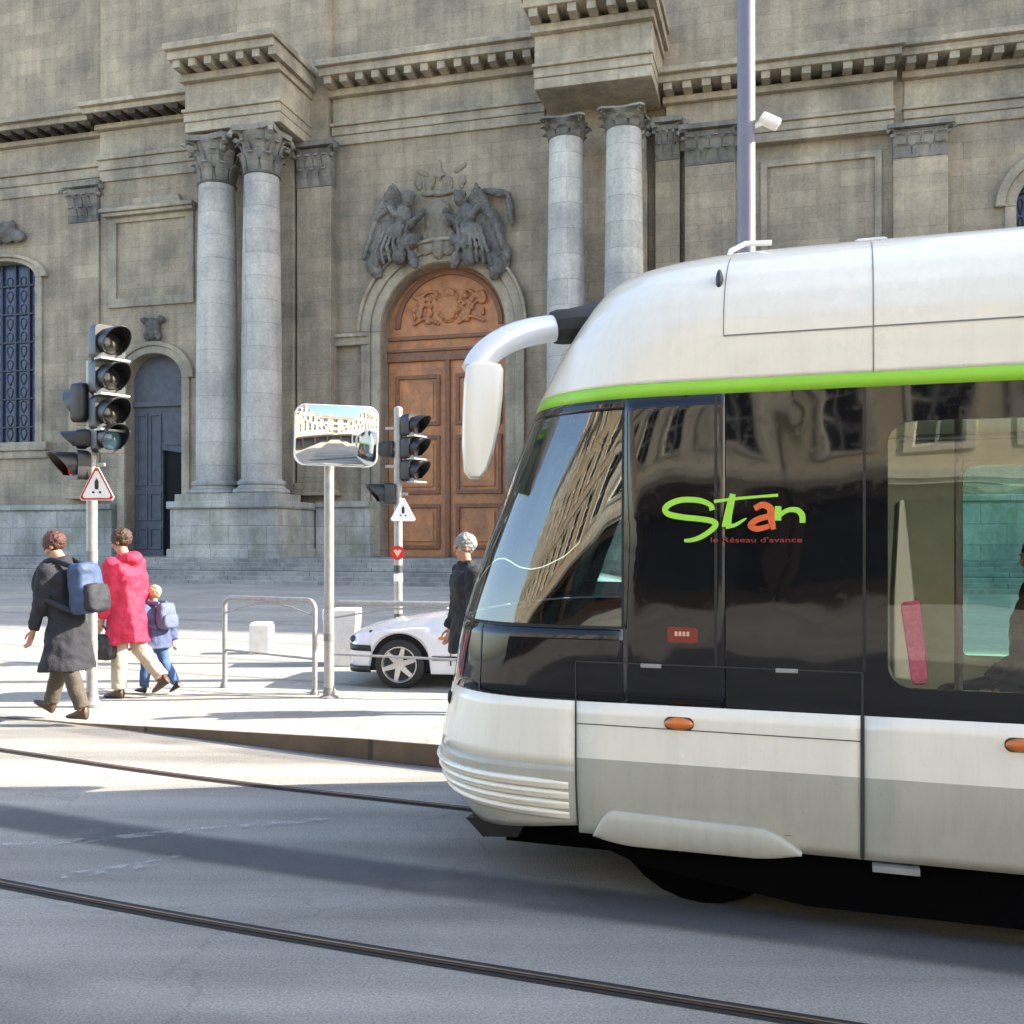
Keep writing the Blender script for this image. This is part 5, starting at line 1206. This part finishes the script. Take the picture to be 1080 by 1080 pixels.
# ================================================================== PEOPLE (local frame: +X forward, +Y left, Z up)
def rotY(a): return Matrix.Rotation(a, 3, 'Y')
class Figure:
    def __init__(s, label, loc, heading, H, lean=.05, legs=((.3,.1,0),(-.3,.35,0)), arms=((-.2,.3,.12),(.25,.4,.12)), head=(.0,.0), turn=0.0, build=1.0, extra=None, name='person'):
        s.H = H; k = H; s.k = k; s.b = build
        s.root = thing(name, label, 'person', loc, heading)
        hipz = 0.0; th, sh, ah = .245*k, .24*k, .045*k
        feet = []
        for (a, kb, fp) in legs:
            kn = Vector((sin(a)*th, 0, -cos(a)*th)); g = a - kb; an = kn + Vector((sin(g)*sh, 0, -cos(g)*sh)); feet.append((kn, an, fp))
        low = min(f[1].z - ah - max(0, sin(abs(f[2])))*.07*k for f in feet) if not extra else None
        s.hip = Vector((0, 0, -low if not extra else extra))
        s.legs = []
        for side, (kn, an, fp) in zip((1, -1), feet):
            o = Vector((0, side*.052*k, 0)); s.legs.append((s.hip + o, s.hip + o + kn, s.hip + o*1.0 + an, fp))
        ax = Vector((sin(lean), 0, cos(lean))); s.ax = ax
        s.chest = s.hip + ax*.21*k; s.sh = s.hip + ax*.285*k; s.neck = s.sh + ax*.035*k
        s.head = s.sh + ax*.05*k + Vector((sin(lean + head[0])*.075*k, 0, cos(lean + head[0])*.075*k)); s.hp = head[0] + lean*.6; s.ht = head[1]
        s.arms = []
        for side, (a, eb, ab) in zip((1, -1), arms):
            q = s.sh + Vector((0, side*.104*k*build, -.022*k)); up = Vector((sin(a)*cos(ab), side*sin(ab), -cos(a)*cos(ab)))*.17*k
            g = a + eb; fo = Vector((sin(g)*cos(ab*.4), side*sin(ab*.2), -cos(g)*cos(ab*.4)))*.148*k
            s.arms.append((q, q + up, q + up + fo, fo.normalized()))
    def make_body(s):
        k, b = s.k, s.b; mb = MB()
        R = []
        for t, rx, ry in ((-.03, .05, .075), (0, .058, .088), (.08, .05, .075), (.15, .055, .08), (.22, .06, .095), (.275, .045, .095), (.30, .03, .05)):
            c = s.hip + s.ax*t*k; R.append([c + Vector((rx*k*b*cos(2*pi*i/20), ry*k*b*sin(2*pi*i/20), 0)) for i in range(20)])
        mb.rings(R)
        mb.tube([s.sh - s.ax*.02*k, s.neck, s.head - s.ax*.03*k], [.036*k, .032*k, .031*k], 14)
        for h, kn, an, fp in s.legs: mb.tube([h, lerp(h, kn, .5), kn, lerp(kn, an, .35), an], [.05*k, .044*k, .032*k, .033*k, .021*k], 14, round_end=True)
        for q, e, w, d in s.arms:
            mb.tube([q, lerp(q, e, .5), e, lerp(e, w, .3), w], [.031*k, .028*k, .023*k, .024*k, .016*k], 12, round_end=True)
            y = Vector((0, 1, 0)); n = d.cross(y).normalized(); sd = n.cross(d).normalized()
            pc = w + d*.032*k; mb.tube([w, w + d*.02*k, w + d*.052*k], [.015*k, .021*k, .020*k], 10, flat=.55, up=sd.cross(d), round_end=True)
            inn = Vector((1, 0, .0))                      # fingers, lightly curled
            fx = (inn - d*inn.dot(d)).normalized() if abs(d.dot(inn)) < .95 else Vector((0, 0, 1))
            for j, ln in enumerate((.040, .046, .043, .034)):
                st = w + d*.05*k + fx*(.0135 - .009*j)*k; cu = fx.cross(d)*(1 if q.y > s.hip.y else -1)
                mb.tube([st, st + d*ln*.5*k, st + d*ln*.85*k + cu*.008*k, st + d*ln*k + cu*.018*k], [.0052*k, .005*k, .0046*k, .004*k], 8, round_end=True)
            st = w + d*.018*k + fx*.018*k; mb.tube([st, st + d*.02*k + fx*.014*k, st + d*.042*k + fx*.016*k], [.0065*k, .006*k, .005*k], 8, round_end=True)
        hr = Matrix.Rotation(s.ht, 3, 'Z') @ rotY(s.hp); s.hr = hr
        P = lambda x, y, z: s.head + hr @ (Vector((x, y, z))*k/1.75)
        e = lambda c, r: mb.ell(P(*c), tuple(q*k/1.75 for q in r), hr, 20, 12)
        e((-.008, 0, .025), (.094, .074, .092)); e((.022, 0, -.035), (.062, .055, .075)); e((.05, 0, -.085), (.028, .03, .022))
        e((.083, 0, .022), (.018, .05, .012)); e((.06, .04, -.02), (.03, .025, .025)); e((.06, -.04, -.02), (.03, .025, .025))
        mb.tube([P(.084, 0, .01), P(.099, 0, -.022), P(.09, 0, -.03)], [.009*k/1.75, .014*k/1.75, .009*k/1.75], 8, round_end=True)
        e((.080, 0, -.055), (.014, .024, .006)); e((.078, 0, -.066), (.014, .021, .007))
        for y in (-1, 1): e((-.005, y*.076, -.008), (.02, .009, .032))
        o = mb.remesh('body', 'skin', s.root, voxel=.0058*k/1.75, smooth=2)
        for y in (-1, 1):
            m2 = MB(); m2.ell(P(.080, y*.031, .004), (.009, .012, .009), None, 10, 6); m2.build('eye', 'sign_black', o, True)
        return o
    def hair(s, m, r=(.110, .091, .104), c=(-.022, 0, .036), longer=0.0, disp=.010):
        mb = MB(); k = s.k/1.75
        mb.ell(s.head + s.hr @ (Vector(c)*k), tuple(q*k for q in r), s.hr, 20, 12)
        if longer: mb.ell(s.head + s.hr @ (Vector((-.055, 0, -.04))*k), (.06*k, .078*k, (.07+longer)*k), s.hr, 16, 10)
        return mb.remesh('hair', m, s.root, voxel=.008, smooth=2, disp=disp, dscale=38)
    def coat(s, m, hem=-.13, flare=1.1, thick=1.0, collar=True, name='coat', disp=.020, sway=0.0, hood=False):
        k, b = s.k, s.b*thick; mb = MB(); R = []
        prof = [(hem, .083*flare, .108*flare), (hem*.6, .080*flare**.6, .106*flare**.6), (0, .078, .104), (.07, .074, .098), (.15, .076, .102), (.215, .078, .112), (.25, .068, .110), (.277, .054, .088), (.297, .044, .062), (.312, .038, .046)]
        for t, rx, ry in prof:
            ax = s.ax if t > 0 else Vector((sway, 0, 1)); c = s.hip + (s.ax if t > 0 else Vector((-sway, 0, 1)).normalized())*t*k
            R.append([c + Vector((rx*k*b*cos(2*pi*i/28)*(1 + .05*cos(5*2*pi*i/28)*(1 if t < 0 else 0)), ry*k*b*sin(2*pi*i/28), 0)) for i in range(28)])
        mb.rings(R)
        for q, e, w, d in s.arms:
            mb.tube([q + (s.sh - q)*.2, q, lerp(q, e, .5), e, lerp(e, w, .5), w - d*.005*k], [.036*k*b, .040*k*b, .041*k*b, .036*k*b, .034*k*b, .031*k*b], 14, round_end=False)
            mb.ell(q, (.041*k*b,)*3); mb.ell(e, (.037*k*b,)*3)
        if collar: mb.tube([s.neck - s.ax*.035*k, s.neck - s.ax*.01*k, s.neck + s.ax*.012*k], [.06*k, .052*k, .048*k], 16)
        if hood: mb.ell(s.neck + Vector((-.06*k, 0, -.02*k)), (.05*k, .07*k, .045*k))
        return mb.remesh(name, m, s.root, voxel=.011, smooth=3, disp=disp, dscale=8, seed=s.k)
    def trousers(s, m, w=1.0, name='trousers', top=0.0):
        k = s.k; mb = MB()
        for h, kn, an, fp in s.legs:
            if top: mb.tube([lerp(h, kn, top), lerp(h, kn, top + .1), kn, lerp(kn, an, .5), lerp(kn, an, .95)], [q*k*w for q in (.040, .042, .042, .041, .038)], 16, round_end=False)
            else: mb.tube([h + Vector((0, 0, .03*k)), h, lerp(h, kn, .5), kn, lerp(kn, an, .5), lerp(kn, an, .95)], [q*k*w for q in (.056, .058, .052, .044, .041, .038)], 16, round_end=False)
            mb.ell(kn, ((.040 if top else .044)*k*w,)*3)
        if not top: mb.ell(s.hip + Vector((0, 0, .02*k)), (.07*k, .092*k, .06*k))
        return mb.remesh(name, m, s.root, voxel=.010, smooth=2, disp=.010, dscale=9, seed=2)
    def shoes(s, m):
        k = s.k
        for h, kn, an, fp in s.legs:
            Rm = rotY(fp); mb = MB(); R = []
            for x, w, z0, z1 in ((-.032, .012, -.040, -.005), (-.025, .021, -.046, .022), (0, .022, -.046, .026), (.03, .024, -.046, .004), (.06, .027, -.046, -.012), (.09, .024, -.045, -.022), (.108, .010, -.04, -.030)):
                R.append([an + Rm @ (Vector((x, w*cos(a), (z0+z1)/2 + (z1-z0)/2*sin(a)))*k) for a in [2*pi*i/16 for i in range(16)]])
            mb.rings(R); mb.remesh('shoe', m, s.root, voxel=.006, smooth=2)
    def world(s, v):
        M = Matrix.Translation(s.root.location) @ Matrix.Rotation(s.root.rotation_euler.z, 4, 'Z'); return M @ Vector(v)

# man with backpack, walking left
gx = (71-540)/FPX*9.12
man = Figure('person in a knee length charcoal coat striding left, wearing a blue and grey backpack', Vector((gx, 9.12, .013)), radians(180-20), 1.72, lean=.13,
             legs=((-.26, .12, .0), (.40, .12, -.42)), arms=((.12, .22, .10), (.0, .5, .12)), head=(.50, .25), build=1.0)
man.make_body(); man.hair('hair_auburn'); man.coat('coat_charcoal', hem=-.255, flare=1.40, thick=1.05); man.trousers('trousers_brown', 1.0, top=.88); man.shoes('leather_brown')
def backpack(fig, label, mm, mp, w, h, dd, name='backpack', drop=0.0):
    B = thing(name, label, 'backpack', fig.root.location, fig.root.rotation_euler.z)
    c = fig.chest + Vector((-.085*fig.k*1.12 - dd*.5, 0, -drop)); tilt = rotY(atan2(fig.ax.x, fig.ax.z))
    mb = MB(); R = []
    for q, z in ((.55, .5), (.86, .46), (1, .32), (1.04, 0), (1.06, -.3), (1.0, -.44), (.8, -.5)):
        R.append([c + tilt @ Vector((dd*.5*q*x*2, w*.5*q*y*2, h*z)) for x, y in rrect(-.5, .5, -.5, .5, .28, 5)])
    mb.rings(R); bag = mb.remesh('main_pack', mm, B, voxel=.012, smooth=4, disp=.014, dscale=9)
    mb = MB(); R = []
    for q, z in ((.6, .06), (.9, .03), (1, -.1), (1.02, -.3), (.95, -.44), (.7, -.49)):
        R.append([c + tilt @ Vector((-dd*.5 + dd*.32*q*x*2, w*.47*q*y*2, h*z)) for x, y in rrect(-.5, .5, -.5, .5, .28, 5)])
    mb.rings(R); mb.remesh('front_pocket', mp, B, voxel=.011, smooth=3, disp=.01, dscale=10)
    mb = MB()
    for y in (-1, 1):
        top = c + tilt @ Vector((dd*.4, y*w*.25, h*.46)); sh = fig.sh + Vector((.02*fig.k, y*.07*fig.k, .035*fig.k)); fr = fig.chest + Vector((.105*fig.k, y*.085*fig.k, .02*fig.k)); lo = c + tilt @ Vector((dd*.35, y*w*.45, -h*.42)); un = fig.chest + Vector((.03*fig.k, y*.135*fig.k, -.07*fig.k))
        mb.tube(spline([top, sh, fr, un, lo], 6), .016, 8, flat=1.6)
    mb.build('shoulder_strap', mp, B, True); return B
backpack(man, 'large blue and dark grey backpack on the back of the person in the charcoal coat', 'pack_blue', 'pack_grey', .29, .46, .20, drop=.06)
# woman in the red coat
wx = (134-540)/FPX*10.5
wo = Figure('person in a bright red coat and cream trousers walking left with a black bag', Vector((wx, 10.5, .013)), radians(180-18), 1.74, lean=.06,
            legs=((.06, .06, .0), (-.22, .52, .55)), arms=((.10, .14, .08), (-.1, .3, .1)), head=(.28, .15), build=1.1)
wo.make_body(); wo.hair('hair_brown', r=(.114, .095, .106), longer=.0, disp=.012); wo.coat('coat_red', hem=-.20, flare=1.18, thick=1.10, hood=True); wo.trousers('trousers_cream', 1.12); wo.shoes('leather_brown')
hw = wo.world(wo.arms[0][2] + wo.arms[0][3]*.09)
HB = thing('handbag', 'black leather handbag hanging from the hand of the person in red', 'handbag', hw, radians(170))
mb = MB(); R = []
for z, w, dp in ((-.08, .08, .05), (-.12, .13, .07), (-.22, .165, .085), (-.29, .165, .085), (-.33, .14, .07)):
    R.append([(w*x*2, dp*y*2, z) for x, y in rrect(-.5, .5, -.5, .5, .22, 4)])
mb.rings(R); mb.remesh('bag', 'leather_black', HB, voxel=.010, smooth=3, disp=.012, dscale=10)
mb = MB(); mb.tube(spline([(-.09,0,-.11), (-.05,0,-.01), (0,0,.012), (.05,0,-.01), (.09,0,-.11)], 6), .010, 8); mb.build('handle', 'leather_black', HB, True)
mb = MB(); mb.tube(spline([(.12,.02,-.12), (.145,.03,-.25), (.14,.03,-.36), (.13,.03,-.45)], 6), [.012]*10 + [.022]*9, 8); mb.build('hanging_strap', 'leather_black', HB, True)
# child
cx_ = (164-540)/FPX*10.75
ch = Figure('small child in a blue jacket and jeans half hidden behind the person in red', Vector((cx_, 10.75, .013)), radians(180-25), 1.14, lean=.05,
            legs=((.25, .1, -.1), (-.25, .4, .5)), arms=((.2, .3, .12), (-.35, .2, .2)), head=(.05, .2), build=1.18)
ch.make_body(); ch.hair('hair_fair', r=(.115, .097, .108)); ch.coat('coat_blue', hem=-.10, flare=1.1, thick=1.2, name='jacket'); ch.trousers('jeans', 1.15); ch.shoes('leather_black')
backpack(ch, 'small pale blue school backpack on the child walking behind the red coat', 'pack_pale', 'pack_pale', .22, .28, .11)
# grey haired person in black by the tram nose
bx = (494-540)/FPX*9.2
bl = Figure('grey haired person in a long black coat standing just behind the tram nose', Vector((bx, 9.2, .03)), radians(180+22), 1.66, lean=.04,
            legs=((.05, .05, 0), (-.08, .1, .05)), arms=((-.02, .22, .07), (.05, .25, .06)), head=(.12, -.1), build=1.12)
bl.make_body(); bl.hair('hair_grey'); bl.coat('coat_black', hem=-.17, flare=1.12, thick=1.05); bl.trousers('coat_black'); bl.shoes('leather_black')
# seated passenger seen through the tram window
pz = PT(1092, 640, 5.25); pl_ = TRi @ Vector((pz.x, pz.y, .40)); 
pa = Figure('seated passenger in dark clothes seen through the tram window', Vector((pz.x, pz.y, .40)), radians(180) - TH, 1.68, lean=-.05,
            legs=((1.45, 1.45, 0), (1.40, 1.45, 0)), arms=((.1, .8, .05), (.1, .8, .05)), head=(.1, .2), extra=.47)
pa.make_body(); pa.hair('hair_brown'); pa.coat('coat_charcoal', hem=-.03); pa.trousers('coat_black'); pa.shoes('leather_black')
